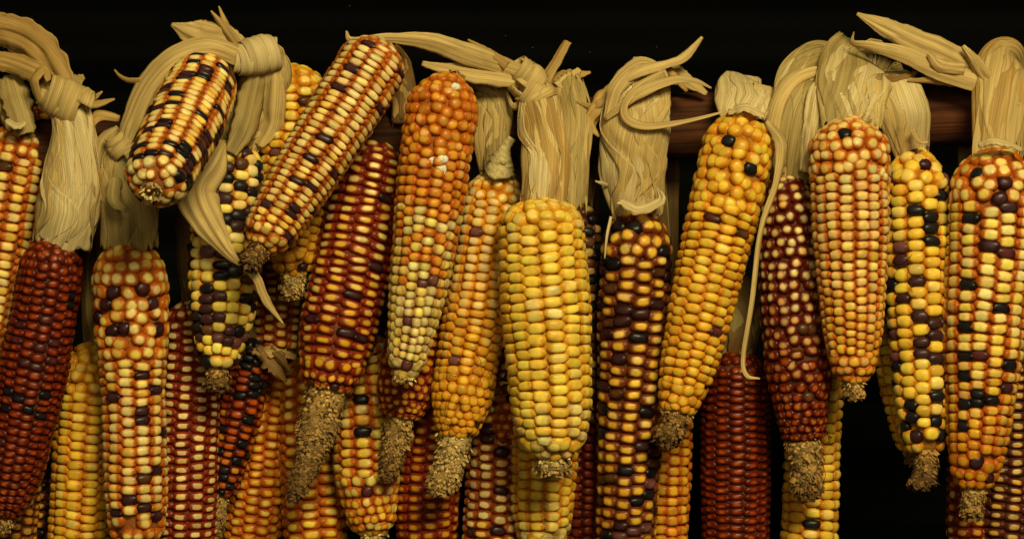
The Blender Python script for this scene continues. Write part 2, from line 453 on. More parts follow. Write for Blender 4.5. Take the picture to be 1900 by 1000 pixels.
def lathe_px(c, s_list, r_list, noise, n=20):
    """lathe about the cob axis, photo units relative to the butt"""
    v, f = [], []
    for s, r in zip(s_list, r_list):
        ce, a, _, _ = frame_at(c, min(max(s, 0), c.L)); ce, a = ce[0], a[0]
        if s > c.L: ce = ce + a * (s - c.L)
        if s < 0: ce = ce + a * s
        e1 = nrm(np.cross(a, (0.3, 1, 0.1))); e2 = np.cross(a, e1)
        for j in range(n):
            th = 2 * math.pi * j / n
            v.append(ce + (e1 * math.cos(th) + e2 * math.sin(th)) * r * (1 + c.rng.normal(0, noise)))
    for i in range(len(s_list) - 1):
        for j in range(n):
            a_ = i * n + j; b_ = i * n + (j + 1) % n
            f.append((a_, b_, b_ + n, a_ + n))
    f.append(tuple(range(n))[::-1]); f.append(tuple((len(s_list) - 1) * n + j for j in range(n)))
    return (np.array(v) - c.T) * S, f

TIPS = dict(beige=((0.58, 0.325, 0.10), (0.25, 0.122, 0.036)), brown=((0.43, 0.215, 0.06), (0.11, 0.048, 0.015)), green=((0.58, 0.325, 0.10), (0.15, 0.064, 0.017)),
            white=((0.80, 0.52, 0.19), (0.42, 0.225, 0.068)), pith=((0.82, 0.58, 0.24), (0.74, 0.50, 0.20)))

def build_tip(c):
    """bare end of the cob: tapered core covered with papery chaff scales"""
    p, rng = c.par, c.rng
    if not p['tip']: return
    length, r1 = p['tip'][0], p['tip'][1]
    bend = p['tip'][2] if len(p['tip']) > 2 else 0.0
    r0 = c.rad[-1] * 0.97; L = c.L; ov = 0.10 * L if length < 120 else 0.05 * L
    ca, cb = np.array(TIPS[p['tipcol']][0]), np.array(TIPS[p['tipcol']][1])
    sv = nrm(np.cross(c.a0, (0, 1, 0)))
    lp = max(0.0, length)
    prof = lambda u: (r0 + (r1 - r0) * u ** 1.25) * math.sqrt(1 - 0.85 * max(0.0, (u - 0.8) / 0.2) ** 2) * (1 + 0.06 * math.sin(11 * u + c.L))
    k, na = 28, 28; us = np.linspace(0, 1, k)
    v, f = lathe_px(c, [L - 4 + u * lp for u in us], [prof(u) * (0.90 if u < 1 else 0.5) for u in us], 0.10, na)
    v = v + np.repeat((us ** 2 * bend)[:, None] * sv, na, 0) * S
    cc = np.repeat(ca * (1 - us[:, None]) + cb * us[:, None], na, 0) * rng.uniform(0.35, 0.8, (k * na, 1))
    link('bare_tip', mesh_from('bare_tip', v, f, cols=np.hstack([cc, np.ones((len(cc), 1))])), c.root, CORE_TIP)
    spots = []
    if lp > 80:                                  # empty sockets still in rows
        for u in np.arange(0.0, 0.62, 7.5 / lp):
            m_ = max(6, int(2 * math.pi * prof(u) / 11)); o_ = rng.random()
            spots += [(u + rng.normal(0, 1.2 / lp), (q + o_ + rng.normal(0, .12)) * 2 * math.pi / m_) for q in range(m_)]
    V, F, K = [], [], []
    n = int(2 * math.pi * (r0 + r1) / 2 * (lp + 8) / 20)
    spots += [(rng.uniform(-min(0.4, 14 / max(lp, 1)) if lp < 80 or rng.random() < 0.15 else 0.3, 1.0), rng.random() * 2 * math.pi) for _ in range(max(60, n))]
    for u, th in spots:
        s = L + u * lp
        ce, a, _, _ = frame_at(c, min(s, L)); ce, a = ce[0], a[0]
        if s > L: ce = ce + a * (s - L)
        uu = min(max(u, 0), 1)
        e1 = nrm(np.cross(a, (0.3, 1, 0.1))); e2 = np.cross(a, e1)
        n_ = e1 * math.cos(th) + e2 * math.sin(th); t_ = np.cross(a, n_)
        lump = 1 + 0.10 * math.sin(3 * th + 9 * uu + c.L) + 0.08 * math.sin(5 * th - 14 * uu)
        pos = ce + n_ * prof(uu) * lump * rng.uniform(0.84, 1.02) + sv * uu ** 2 * bend
        sz = rng.uniform(3.2, 6.0) * (1.6 if rng.random() < 0.15 else 1); lift = rng.uniform(-0.1, 0.6)
        d1 = nrm(a * rng.uniform(0.4, 1) + t_ * rng.normal(0, 0.6) + n_ * lift); d2 = nrm(np.cross(n_ + rng.normal(0, 0.3, 3), d1)); d3 = np.cross(d1, d2)
        b = len(V)
        for x, y, z in ((-.5, -.45, 0), (-.5, .45, 0), (.3, .7, .12), (.95, 0.1, .3), (.3, -.65, .1), (.1, 0, .30), (.1, 0, .02)):
            V.append(pos + (d1 * x + d2 * y * rng.uniform(.7, 1.1) + d3 * z) * sz)
        ring = (0, 1, 2, 3, 4)
        for i in range(5):
            F.append((b + ring[i], b + ring[(i + 1) % 5], b + 5)); F.append((b + ring[(i + 1) % 5], b + ring[i], b + 6))
        kc = (ca * (1 - uu ** 0.9) + cb * uu ** 0.9) * rng.uniform(0.5, 1.3) * (0.35 if rng.random() < 0.16 else 1)
        K += [(*np.clip(kc, 0, .8), 1)] * 7
    link('chaff', mesh_from('chaff', (np.array(V) - c.T) * S, F, smooth=False, cols=K), c.root, CHAFF, 'stuff')

def build_cob(c):
    p, rng = c.par, c.rng
    ks = place_kernels(c)
    arr = np.array([(k[0], k[1], k[2], k[3], k[5]) for k in ks]); st = [k[4] for k in ks]
    ce, a, r, dr = frame_at(c, arr[:, 0])
    e1 = nrm(np.cross(a, np.tile((0.05, 1.0, 0.02), (len(a), 1)))); e2 = np.cross(a, e1)
    th = arr[:, 1:2]; ra = e1 * np.cos(th) + e2 * np.sin(th)
    n = nrm(ra - a * np.clip(dr, -3, 3)[:, None])
    n = nrm(n + rng.normal(0, 0.045, n.shape))
    x = nrm(np.cross(a, ra)); x = nrm(x - n * (x * n).sum(1, keepdims=True)); y = np.cross(n, x)
    ro = arr[:, 4:5]; x, y = x * np.cos(ro) + y * np.sin(ro), y * np.cos(ro) - x * np.sin(ro)
    W, H = arr[:, 2], arr[:, 3]
    dz = p['dz'] * np.minimum(W, H * 1.35) * rng.uniform(0.88, 1.12, len(W))
    pos = ce + ra * (r - 0.52 * dz + rng.normal(0, 0.5, len(W)))[:, None]
    pix = to_px((ce + ra * r[:, None]) * S)
    keep = np.ones(len(W), bool)
    if p['miss'] > 0:                           # lost kernels, most of them towards the tip
        t = arr[:, 0] / c.L
        keep = rng.random(len(W)) > p['miss'] * np.clip((t - 0.82) / 0.18, 0, 1)
    view = nrm(ce - np.array([0, -D, 0])); facing = -(n * view).sum(1)
    vis = keep & (facing > 0.05) & (pix[:, 0] > -12) & (pix[:, 0] < 1912) & (pix[:, 1] > -12) & (pix[:, 1] < 1012)
    vis &= ~occluded(c, pix)
    if vis.sum() > 300:
        score = np.where(vis, facing * W * H, -1); order = np.argsort(-score); vis[order[300:]] = False
    cols = [colour_of(c, q / c.L) for q in arr[:, 0]]
    for word in p['marks'].split():              # single kernels of another colour where the photograph shows them
        nm, mx, my = word.split(','); d2 = (pix[:, 0] - float(mx)) ** 2 + (pix[:, 1] - float(my)) ** 2 + np.where(vis, 0, 1e9)
        i = int(np.argmin(d2))
        if d2[i] < 900: cols[i] = (*(np.array(C[nm]) * rng.uniform(.8, 1.25)), 0.0)
    mat = kernel_material('kernel_skin', p['side'], p['cap'], p['soft'], p['rough'])
    rows = 1.0
    V, F, K, Q = [], [], [], []
    for i in range(len(W)):
        if not keep[i]: continue
        me, low = SHAPES[st[i]][rng.integers(len(SHAPES[st[i]]))]
        if vis[i]:
            o = bpy.data.objects.new('kernel', me); col.objects.link(o); o.parent = c.root
            q = (pos[i] - c.T) * S
            o.matrix_basis = Matrix(((x[i][0] * W[i] * S, y[i][0] * H[i] * S, n[i][0] * dz[i] * S, q[0]),
                                     (x[i][1] * W[i] * S, y[i][1] * H[i] * S, n[i][1] * dz[i] * S, q[1]),
                                     (x[i][2] * W[i] * S, y[i][2] * H[i] * S, n[i][2] * dz[i] * S, q[2]), (0, 0, 0, 1)))
            o.material_slots[0].link = 'OBJECT'; o.material_slots[0].material = mat
            o.color = cols[i]
        else:
            v, f, rd = low
            b = sum(len(z) for z in V) if False else build_cob.off
            V.append(pos[i] + v[:, 0:1] * x[i] * W[i] + v[:, 1:2] * y[i] * H[i] + v[:, 2:3] * n[i] * dz[i])
            F += [tuple(b + k for k in ff) for ff in f]; Q.append(rd); K.append(np.tile(cols[i], (len(v), 1)))
            build_cob.off += len(v)
    build_cob.off = 0
    if V:
        m2 = kernel_material('kernel_skin_joined', p['side'], p['cap'], p['soft'], p['rough'], joined=True, sss=0.0)
        link('kernels', mesh_from('kernels', (np.vstack(V) - c.T) * S, F, cols=np.vstack(K), floats=np.concatenate(Q)), c.root, m2, 'stuff')
    # woody core under the kernels, showing in the joints
    md = float(np.median(dz)); s = np.linspace(0, c.L, 40); _, _, rr, _ = frame_at(c, s)
    v, f = lathe_px(c, s, np.maximum(rr - md * 1.02, rr * 0.35), 0.015, 24)
    sd = np.array(p['side']) * 0.55 + np.array((0.05, 0.03, 0.012))
    link('cob_core', mesh_from('cob_core', v, f, cols=np.tile((*sd, 1), (len(v), 1))), c.root, CORE_TIP)
    build_tip(c)
    return int(vis.sum())
build_cob.off = 0

# ------------------------------------------------------------------ husks
def sharp(x):
    return 1.0 - 2.0 * np.abs(np.sin(x * 0.5)) ** 0.7

def leaf(key, pts, wid, roll=0.0, curl=0.15, pleat=0.05, mat='straw', nu=36, nv=11, seed=0, ragged=0.08, name='husk_leaf', folds=3):
    """a dry husk blade along pts (photo px, depth); wid in px along it; roll turns it about its own length (radians, list or number)"""
    c = COBS[key]; rng = np.random.default_rng(seed * 7 + 3)
    P = spline(pts, nu); W3 = Pn(P) / S
    k = (D + P[:, 2]) / D
    wid = wid if isinstance(wid, (list, tuple)) else [wid, wid]
    w = np.interp(np.linspace(0, 1, nu), np.linspace(0, 1, len(wid)), wid)
    roll = roll if isinstance(roll, (list, tuple)) else [roll, roll]
    ro = np.interp(np.linspace(0, 1, nu), np.linspace(0, 1, len(roll)), roll)
    T = nrm(np.gradient(W3, axis=0)); view = np.array((0, 1.0, 0))
    W0 = np.cross(T, view)
    bad = np.linalg.norm(W0, axis=1) < 0.15; W0[bad] = (1, 0, 0.1)
    W0 = nrm(W0 - T * (W0 * T).sum(1, keepdims=True)); N0 = np.cross(W0, T)
    Wd = W0 * np.cos(ro)[:, None] + N0 * np.sin(ro)[:, None]; Nn = np.cross(Wd, T)
    le = Noise1(rng, 14, ragged); re = Noise1(rng, 14, ragged)
    lf = Noise1(rng, 40, ragged * 0.5); rf = Noise1(rng, 40, ragged * 0.5)
    f1, p1, p2 = rng.uniform(0.7, 1.3) * folds, rng.random() * 6.3, rng.random() * 6.3
    dr = Noise1(rng, 4, 1.2); bulge = Noise1(rng, 6, 0.06)
    u = np.linspace(0, 1, nu); arc = np.concatenate([[0], np.cumsum(np.linalg.norm(np.diff(W3, axis=0), axis=1))])
    v = np.linspace(-1, 1, nv)[None, :]; wc, uc, drc = w[:, None], u[:, None], dr(u)[:, None]
    e = 1 + np.where(v < 0, (le(u) + lf(u))[:, None], (re(u) + rf(u))[:, None]) * np.abs(v)
    off = curl * v * v * wc + pleat * wc * (sharp(f1 * v * 3.1 + p1 + drc) + 0.5 * sharp(f1 * 2.7 * v * 3.1 + p2 + 1.5 * drc)) + bulge(u)[:, None] * wc
    V = (W3[:, None, :] + Wd[:, None, :] * (v * e * wc * 0.5 * k[:, None])[..., None] + Nn[:, None, :] * (off * k[:, None])[..., None]).reshape(-1, 3)
    UV = np.stack([np.broadcast_to(arc[:, None] * S, (nu, nv)), v * wc * 0.5 * S + 0.05], -1).reshape(-1, 2)
    F = [(i * nv + j, i * nv + j + 1, (i + 1) * nv + j + 1, (i + 1) * nv + j) for i in range(nu - 1) for j in range(nv - 1)]
    o = link(name, mesh_from(name, (np.array(V) - c.T) * S, F, uv=UV), c.root, HUSK[mat])
    md = o.modifiers.new('thickness', 'SOLIDIFY'); md.thickness = 0.00035; md.offset = 0
    return o

def bundle(key, pts, wid, flat=0.6, n=8, mat=('straw', 'straw', 'pale'), seed=0, pleat=0.07, spread=1.0, twist=0.6, nu=40, layers=0.10, ends=0.06):
    """husk leaves gathered into a sheaf: overlapping blades wrapped about an elliptic path; wid = full widths in px along it"""
    c = COBS[key]; rng = np.random.default_rng(seed * 13 + 5)
    P = spline(pts, nu); W3 = Pn(P) / S; k = (D + P[:, 2]) / D
    w = np.interp(np.linspace(0, 1, nu), np.linspace(0, 1, len(wid)), wid) * 0.5 * k
    T = nrm(np.gradient(W3, axis=0)); X = np.cross(T, np.tile((0, 1.0, 0), (nu, 1))); bad = np.linalg.norm(X, axis=1) < 0.2; X[bad] = (1, 0, 0)
    X = nrm(X - T * (X * T).sum(1, keepdims=True)); Y = np.cross(X, T)          # Y points to the camera side or away
    Y = np.where((Y[:, 1:2] > 0), -Y, Y)
    u = np.linspace(0, 1, nu); arc = np.concatenate([[0], np.cumsum(np.linalg.norm(np.diff(W3, axis=0), axis=1))])
    n = int(n * 1.5)
    for q in range(n):
        inner = q == 0
        th0 = math.pi / 2 + (q - (n - 1) / 2) / max(1, n - 1) * math.pi * 1.25 * spread * (1 if q % 2 else 0.72) + rng.normal(0, 0.15)
        if q >= n - 2 and n > 4: th0 = -math.pi / 2 + rng.normal(0, 0.3)       # the far side of the sheaf
        half = math.pi if inner else rng.uniform(0.22, 0.8)
        nv = 60 if inner else 19
        ua, ub = (0, 1) if inner else (max(0, rng.uniform(-0.10, ends)), min(1, 1 - rng.uniform(-0.10, ends)))
        lay = 0.88 if inner else 0.94 + 1.9 * layers * ((q * 7) % n) / n
        tw = Noise1(rng, 4, 0.42 * twist); hn = Noise1(rng, 6, 0.5)
        fr = [(rng.uniform(2, 4.5), rng.random() * 6.3, 1.1), (rng.uniform(6, 10), rng.random() * 6.3, 0.28)]
        rag = Noise1(rng, 7, 0.05); rag2 = Noise1(rng, 7, 0.05)
        dn = Noise1(rng, 5, 1.6); buck = [Noise1(rng, 7, 0.035) for _ in range(3)]
        ui = ua + (ub - ua) * u
        I3 = lambda A: np.stack([np.interp(ui, u, A[:, m_]) for m_ in range(3)], -1)
        ce, X_, Y_, T_ = I3(W3), I3(X), I3(Y), I3(T); ww = np.interp(ui, u, w)[:, None]
        hl = (half * (1 + (0 if inner else hn(ui))) * np.ones(nu))[:, None]
        v = np.linspace(-1, 1, nv)[None, :]; th = th0 + tw(ui)[:, None] * 2 + v * hl
        d = sum(a_ * sharp((round(f_) * th if inner else f_ * v * hl) + p_ + dn(ui)[:, None]) for f_, p_, a_ in fr)
        bk = np.stack([b(ui) for b in buck], -1)[:, np.minimum(np.arange(nv) * 3 // nv, 2)]
        rr = ww * (lay + pleat * d * 0.42 + bk + (0 if inner else 0.05) * v * v)
        en = (rag((v + 1) / 2) * (1 - u[:, None]) ** 3 + rag2((v + 1) / 2) * u[:, None] ** 3) * arc[-1] * (0 if inner else 1)
        V = (ce[:, None, :] + X_[:, None, :] * (np.cos(th) * rr)[..., None] + Y_[:, None, :] * (np.sin(th) * rr * flat)[..., None] + T_[:, None, :] * en[..., None]).reshape(-1, 3)
        UV = np.stack([np.broadcast_to(arc[:, None] * S, th.shape), th * ww * S], -1).reshape(-1, 2)
        F = [(i * nv + j, i * nv + j + 1, (i + 1) * nv + j + 1, (i + 1) * nv + j) for i in range(nu - 1) for j in range(nv - 1)]
        m_ = mat if isinstance(mat, str) else mat[int(rng.integers(len(mat)))]
        o = link('husk_leaf', mesh_from('husk_leaf', (np.array(V) - c.T) * S, F, uv=UV), c.root, HUSK[m_])
        md = o.modifiers.new('thickness', 'SOLIDIFY'); md.thickness = 0.00035; md.offset = 0

def knot(key, a, b, ra, rb, turns=3.2, band=26, flat=0.8, mat='pale', seed=0, lean=0.0):
    """a husk strip wound round the sheaf between a and b (photo px, depth), swelling in the middle"""
    c = COBS[key]; rng = np.random.default_rng(seed * 17 + 1)
    A, B_ = Pn(a) / S, Pn(b) / S; ax = nrm(B_ - A)
    X = nrm(np.cross(ax, (0, 1, 0))); Y = np.cross(X, ax)
    if Y[1] > 0: Y = -Y
    Ln = np.linalg.norm(B_ - A)
    for q in range(2):
        nu, nv = 90, 9; V, UV = [], []
        ph = rng.random() * 6.3; wn = Noise1(rng, 10, 0.15); rn = Noise1(rng, 12, 0.07); arc = 0
        for i in range(nu):
            t = i / (nu - 1); th = ph + t * turns * 2 * math.pi * (1 if q == 0 else -0.8)
            base = A + (B_ - A) * (0.12 + 0.76 * t) + ax * Ln * 0.10 * math.sin(th + q) * (1 + lean)
            r = (ra + (rb - ra) * t) * (1 + 0.16 * math.sin(math.pi * t) + rn(t)) * (1.0 if q == 0 else 0.95)
            for j in range(nv):
                v = j / (nv - 1) * 2 - 1
                bw = band * (1 + wn(t)) * (1 if q == 0 else 0.8)
                rr = r * (1 - 0.12 * v * v) + 0.9 * math.sin(v * 9 + 3 * t + ph) + 2.2 * t
                V.append(base + ax * v * bw * 0.5 + (X * math.cos(th) + Y * math.sin(th) * flat) * rr); UV.append((t * turns * 6.28 * r * S, v * bw * 0.5 * S))
        F = [(i * nv + j, i * nv + j + 1, (i + 1) * nv + j + 1, (i + 1) * nv + j) for i in range(nu - 1) for j in range(nv - 1)]
        o = link('knot', mesh_from('knot', (np.array(V) - c.T) * S, F, uv=UV), c.root, HUSK[mat])
        md = o.modifiers.new('thickness', 'SOLIDIFY'); md.thickness = 0.00045; md.offset = 0

def tube(key, pts, rad, name, mat, n=6, seed=0, noise=0.0, nu=40):
    c = COBS[key]; rng = np.random.default_rng(seed)
    W3 = Pn(spline(pts, nu)) / S; T = nrm(np.gradient(W3, axis=0))
    rad = np.interp(np.linspace(0, 1, nu), np.linspace(0, 1, len(rad)), rad)
    X = nrm(np.cross(T, np.tile((0.2, 1, 0.1), (nu, 1)))); Y = np.cross(X, T)
    V = [W3[i] + (X[i] * math.cos(2 * math.pi * j / n) + Y[i] * math.sin(2 * math.pi * j / n)) * rad[i] * (1 + rng.normal(0, noise)) for i in range(nu) for j in range(n)]
    F = [(i * n + j, i * n + (j + 1) % n, (i + 1) * n + (j + 1) % n, (i + 1) * n + j) for i in range(nu - 1) for j in range(n)]
    F += [tuple(range(n))[::-1], tuple((nu - 1) * n + j for j in range(n))]
    return link(name, mesh_from(name, (np.array(V) - c.T) * S, F), c.root, mat)

def silk(key, pts, seed=0, r=0.55):
    rng = np.random.default_rng(seed); p = spline(pts, 16); p[:, :2] += rng.normal(0, 2.2, (16, 2)); tube(key, p, [r, r * 0.8], 'silk_strand', SILK, 4, seed, 0, 48)

def hang(key, mat=('brown', 'brown', 'olive'), seed=0, wide=46):
    """plain husk sheaf that carries a cob of the back rows up and over the pole"""
    c = COBS[key]; T = c.par['T']; d = T[2]
    py = 234 - (T[0] - 1280) * 0.04
    top = py - 62
    if T[1] < top + 70: return
    ty = T[1]; d2 = max(d, 165)
    bundle(key, [(T[0], ty + 6, d), (T[0] + 3, ty - 45, (d + d2) / 2), (T[0] - 4, (ty + py) / 2, d2), (T[0], py + 30, d2), (T[0] + 4, py - 5, 142)],
           [wide * 0.7, wide, wide, wide, wide * 0.9], 0.3, 4, mat, seed + 50, 0.07, 1.0, 0.4, 30)

# ------------------------------------------------------------------ the cobs, one call each
# left end of the row
cob('A', 'orange and cream cob hanging left of the dark red cob, under a brown folded leaf', (40, 238, 40), (-62, 800, 40), [(0, 60), (.3, 64), (.7, 60), (1, 45)], 31, 17, 'orange',
    'cream:3 pale:4 yellow:2', irr=.10, cap=0.56, tip=(40, 16), seed=3,
    marks='brown,10,316 black,77,342 black,87,270')
cob('A2', 'dark and orange cob lying sideways behind the brown folded leaf', (-52, 168, -10), (-430, 260, 40), 64, 28, 18, 'orange', 'brown:2 gold:2 black:1 amber:2', seed=4, tip=(30, 15))
cob('A3', 'deep orange cob half hidden behind the knotted husk of the dark red cob', (94, 198, 170), (70, 640, 180), 56, 26, 20, 'deep', 'amber:3 gold:2 orange:3', irr=.2, tip=(40, 15))
cob('B', 'dark red cob with scattered purple kernels below a thick knotted husk sheaf', (104, 442, -45), (10, 962, -30), [(0, 56), (.15, 62), (.5, 66), (.8, 58), (1, 34)], 25.5, 15.5, 'crimson',
    'red:5 redor:4 darkred:1', 'redor:4 orange:2.5 red:2', irr=.13, cap=.42, soft=.3, blend=(.72, 1.0), tip=(26, 14), rough=.33,
    marks='plum,80,590 plum,35,597 plum,70,637 plum,97,662 plum,35,677 plum,62,672 plum,2,825 plum,27,624 plum,90,635 black,142,547 black,135,570 black,77,725 black,77,735 black,42,747 black,12,757 black,22,732 black,65,762 black,82,772', style='iso')
cob('BL', 'dull amber cob whose kernels show under the tip of the dark red cob', (40, 820, 120), (15, 1120, 120), 46, 25, 17, 'brown', 'amber:3 gold:2 tan:2', tip=(30, 15), style='iso')
cob('BK', 'narrow cob banded black and gold behind the plain golden cob', (98, 830, 190), (80, 1110, 190), 44, 26, 19, 'dark', 'gold:3 black:3 tan:2', tip=(30, 15), style='iso')
cob('C', 'long mottled orange and white cob with purple kernels and a bald patch low down', (238, 446, -30), (256, 1015, -10), [(0, 58), (.12, 73), (.3, 70), (.5, 60), (.8, 61), (1, 50)], 36, 17.5, 'orange',
    'cream:4 pale:4 yellow:2 gold:1', irr=.40, irr2=.10, cap=0.58, style='flint', tip=(60, 20), tipcol='white', miss=.28, soft=.25,
    marks='purple,197,546 purple,200,571 purple,178,578 purple,200,604 purple,228,621 purple,290,555 purple,290,599 purple,266,702 purple,290,732 purple,202,739 purple,262,766 purple,256,781 purple,305,802 purple,296,874 purple,239,920 purple,215,950 purple,268,940 purple,288,961 plum,272,534 brown,275,885')
cob('D', 'plain golden yellow cob tucked between the dark red and the mottled cob', (172, 640, 120), (142, 1080, 110), [(0, 55), (.2, 62), (1, 58)], 31, 17.5, 'gold', 'yellow:4 lemon:2 pale:1.6 gold:.8', irr=.22, cap=0.56, tip=(30, 18))
cob('E', 'cob with flat beige kernels in maroon gaps beside the mottled cob', (352, 560, 105), (344, 1075, 95), [(0, 50), (.2, 58), (.7, 60), (1, 52)], 32, 17, 'red', 'pink:3 cream:3 tan:2 pale:1', irr=.06, cap=.55, soft=.12, twist=.25, tip=(30, 18), style='iso')
cob('F', 'slim cob checked black and fiery red behind the beige kernelled cob', (474, 632, 135), (412, 922, 120), [(0, 40), (.5, 42), (1, 28)], 27, 16, 'crimson', 'redor:4 red:3 black:4 orange:1', 'redor:3 orange:3 black:2 gold:1', irr=.05, cap=.6, tip=(90, 16), tipcol='green', style='iso')
cob('U', 'amber cob of rounded kernels behind the black and red cob', (506, 655, 225), (458, 1090, 215), [(0, 50), (.4, 60), (1, 55)], 27, 18, 'orange', 'yellow:4 gold:3 pale:1', irr=.06, cap=.5, soft=.3, tip=(30, 15), style='iso')
cob('V', 'short ruddy cob with a torn lower end behind the diagonal cob', (520, 420, 175), (512, 646, 165), [(0, 50), (.3, 54), (1, 48)], 29, 17.5, 'deep', 'peach:3 pale:3 gold:2', irr=.05, cap=.55, endcap=(.02, .9), tip=(16, 34), tipcol='brown', style='iso')
cob('G', 'chequered black yellow and cream cob with a crumbly brown end', (432, 262, -5), (404, 690, -30), [(0, 52), (.12, 62), (.5, 71), (.75, 64), (1, 36)], 31, 20, 'gold',
    'black:3.2 cream:3.2 lemon:2 purple:1 pale:1.2 brown:.6', 'black:2 lemon:3 pale:2 purple:1 mauve:.8', irr=.08, irr2=.06, style='flint', cap=.85, tip=(36, 26), tipcol='brown', rough=.4)
cob('H', 'cob striped black amber and cream that points its cut end outwards', (388, 132, -70), (279, 355, -360), [(0, 54), (.12, 66), (.45, 73), (.8, 67), (1, 56)], 32, 14, 'rust',
    'pale:4 cream:3 yellow:1 gold:.8 black:2.6 purple:1.4 brown:.6', 'cream:2 chalk:3 pale:2 gold:1', irr=.04, irr2=.08, style='flint', cap=0.62, tip=(4, 13), tipcol='pith', endcap=(0.1, 0.36), blend=(0.88, 0.98))
cob('I', 'yellow cob with a pale crumbling end behind the diagonal cob', (546, 126, 45), (544, 512, 25), [(0, 60), (.12, 68), (.5, 66), (.8, 56), (1, 38)], 30, 18, 'gold',
    'yellow:4 pale:2.5 lemon:2.5', 'yellow:3 gold:2 tan:1', irr=.12, irr2=.1, cap=0.60, style='flint', tip=(44, 22), tipcol='white', miss=.3,
    marks='brown,558,193 mauve,527,279 purple,568,492')
cob('J', 'long pale amber cob leaning diagonally across its neighbours', (714, 84, -70), (478, 462, -215), [(0, 58), (.10, 68), (.35, 66), (.7, 60), (.9, 52), (1, 36)], 31, 13.5, 'rust',
    'pale:4 cream:4 tan:1.5 yellow:1', 'tan:2 gold:2 yellow:3 pale:2', irr=.05, irr2=.07, style='flint', cap=0.60, tip=(42, 20), tipcol='brown', twist=.25, blend=(.6, 1.),
    marks='purple,683,86 purple,656,128 purple,636,170 purple,710,210 purple,611,265 purple,604,262 purple,582,299 purple,631,324 purple,555,341 purple,580,352 purple,502,377 purple,542,402 purple,580,395 purple,550,390 purple,674,295 purple,759,148 purple,542,440 purple,540,460')
cob('K', 'maroon cob with yellow kernel tops and a long bare tapering tip', (702, 262, 45), (606, 722, -15), [(0, 54), (.1, 66), (.45, 76), (.8, 72), (1, 52)], 36, 17.5, 'red',
    'pale:3 yellow:3 cream:2 gold:2', 'gold:4 amber:4 yellow:1', irr=.05, irr2=.10, cap=.52, soft=0.22, tip=(212, 15, -22), tipcol='green', endcap=(.05, .8), twist=-.2, blend=(.45, .95),
    marks='purple,706,365 purple,690,490 purple,572,592 purple,580,595 purple,629,618 purple,672,552 purple,672,622 purple,621,712 brown,580,706', style='iso')
cob('L', 'orange headed cob fading to chalky yellow at its foot, white residue on it', (830, 140, -95), (752, 700, -125), [(0, 58), (.10, 70), (.4, 68), (.7, 56), (.9, 42), (1, 32)], 26, 18, 'orange',
    'amber:3 gold:4 peach:2 orange:.8', 'chalk:3 chalky:4', irr=.24, irr2=.05, style='flint', cap=0.55, soft=.3, blend=(.38, .78), tip=(10, 22), tipcol='white', dz=.45,
    marks='mauve,777,529 mauve,797,527 mauve,761,593 mauve,749,671')
cob('M', 'red cob with yellow beads and a bare grey tip below the chalky footed cob', (806, 430, 45), (742, 778, 25), [(0, 55), (.4, 58), (.85, 56), (1, 40)], 28, 18, 'red',
    'gold:3 amber:3 orange:3 red:1', 'gold:4 yellow:2 amber:3', irr=.04, irr2=.3, cap=.52, soft=.2, tip=(118, 14), tipcol='green', endcap=(.05, .75), style='iso')
cob('S', 'golden cob with single black kernels and a pale foot beside the long bare tip', (664, 610, 120), (692, 990, 95), [(0, 52), (.3, 60), (.7, 66), (1, 42)], 33, 19, 'orange',
    'pale:3 yellow:3 cream:1.5 gold:1', 'yellow:2 lemon:2 gold:1 chalky:2', irr=.03, irr2=.28, cap=0.60, style='flint', tip=(30, 22), tipcol='white',
    marks='black,674,732 black,677,811 plum,691,913')
cob('T', 'cob with big light yellow kernels in orange gaps behind the long bare tip', (568, 660, 190), (590, 1090, 175), [(0, 50), (.3, 58), (1, 62)], 37, 21, 'orange', 'pale:3 yellow:4 lemon:2', irr=.05, cap=0.55, tip=(30, 15), style='iso')
cob('MB', 'shadowed cob of brown kernels deep between the maroon and chalky footed cobs', (690, 470, 235), (706, 930, 235), 52, 29, 19, 'dark', 'brown:3 tan:1 gold:1 black:2', tip=(30, 15))
cob('R', 'maroon cob with amber kernel tops under the end of the cob with fine dark hairs', (806, 740, 120), (786, 1100, 110), [(0, 50), (.3, 60), (1, 58)], 30, 18, 'red', 'amber:3 gold:3 orange:1', irr=.05, cap=.48, soft=.2, tip=(30, 15), style='iso')
cob('N', 'long golden cob with dark silk hairs and an irregular cream head', (926, 318, 25), (846, 812, -35), [(0, 50), (.10, 63), (.5, 64), (.85, 58), (1, 38)], 27, 17, 'gold',
    'cream:4 pale:3 tan:1.5', 'gold:4 yellow:4 amber:1.5', irr=.13, irr2=.22, style='flint', cap=0.60, tip=(110, 24, -16), tipcol='white', blend=(.25, .75), endcap=(.05, .8), miss=.25,
    marks='black,937,337 mauve,838,677 mauve,870,435')
cob('Q', 'cob with pinkish cream kernels and some purple ones low behind the golden cob', (934, 640, 110), (908, 1090, 90), [(0, 50), (.3, 60), (1, 56)], 32, 18.5, 'deep', 'pink:3 cream:3 peach:2 yellow:1', irr=.06, cap=.60, soft=.16, tip=(30, 15), style='iso',
    marks='purple,918,848 purple,928,911 purple,912,983 purple,870,992 purple,901,806 purple,897,823')
cob('QF', 'orange cob end with glossy translucent kernels beside the big yellow cob', (950, 520, 165), (942, 815, 35), [(0, 40), (1, 28)], 26, 20, 'deep', 'brown:2 tan:1 black:1.4', 'orange:3 amber:3', irr=.05, irr2=.3, cap=.5, blend=(.7, .9))
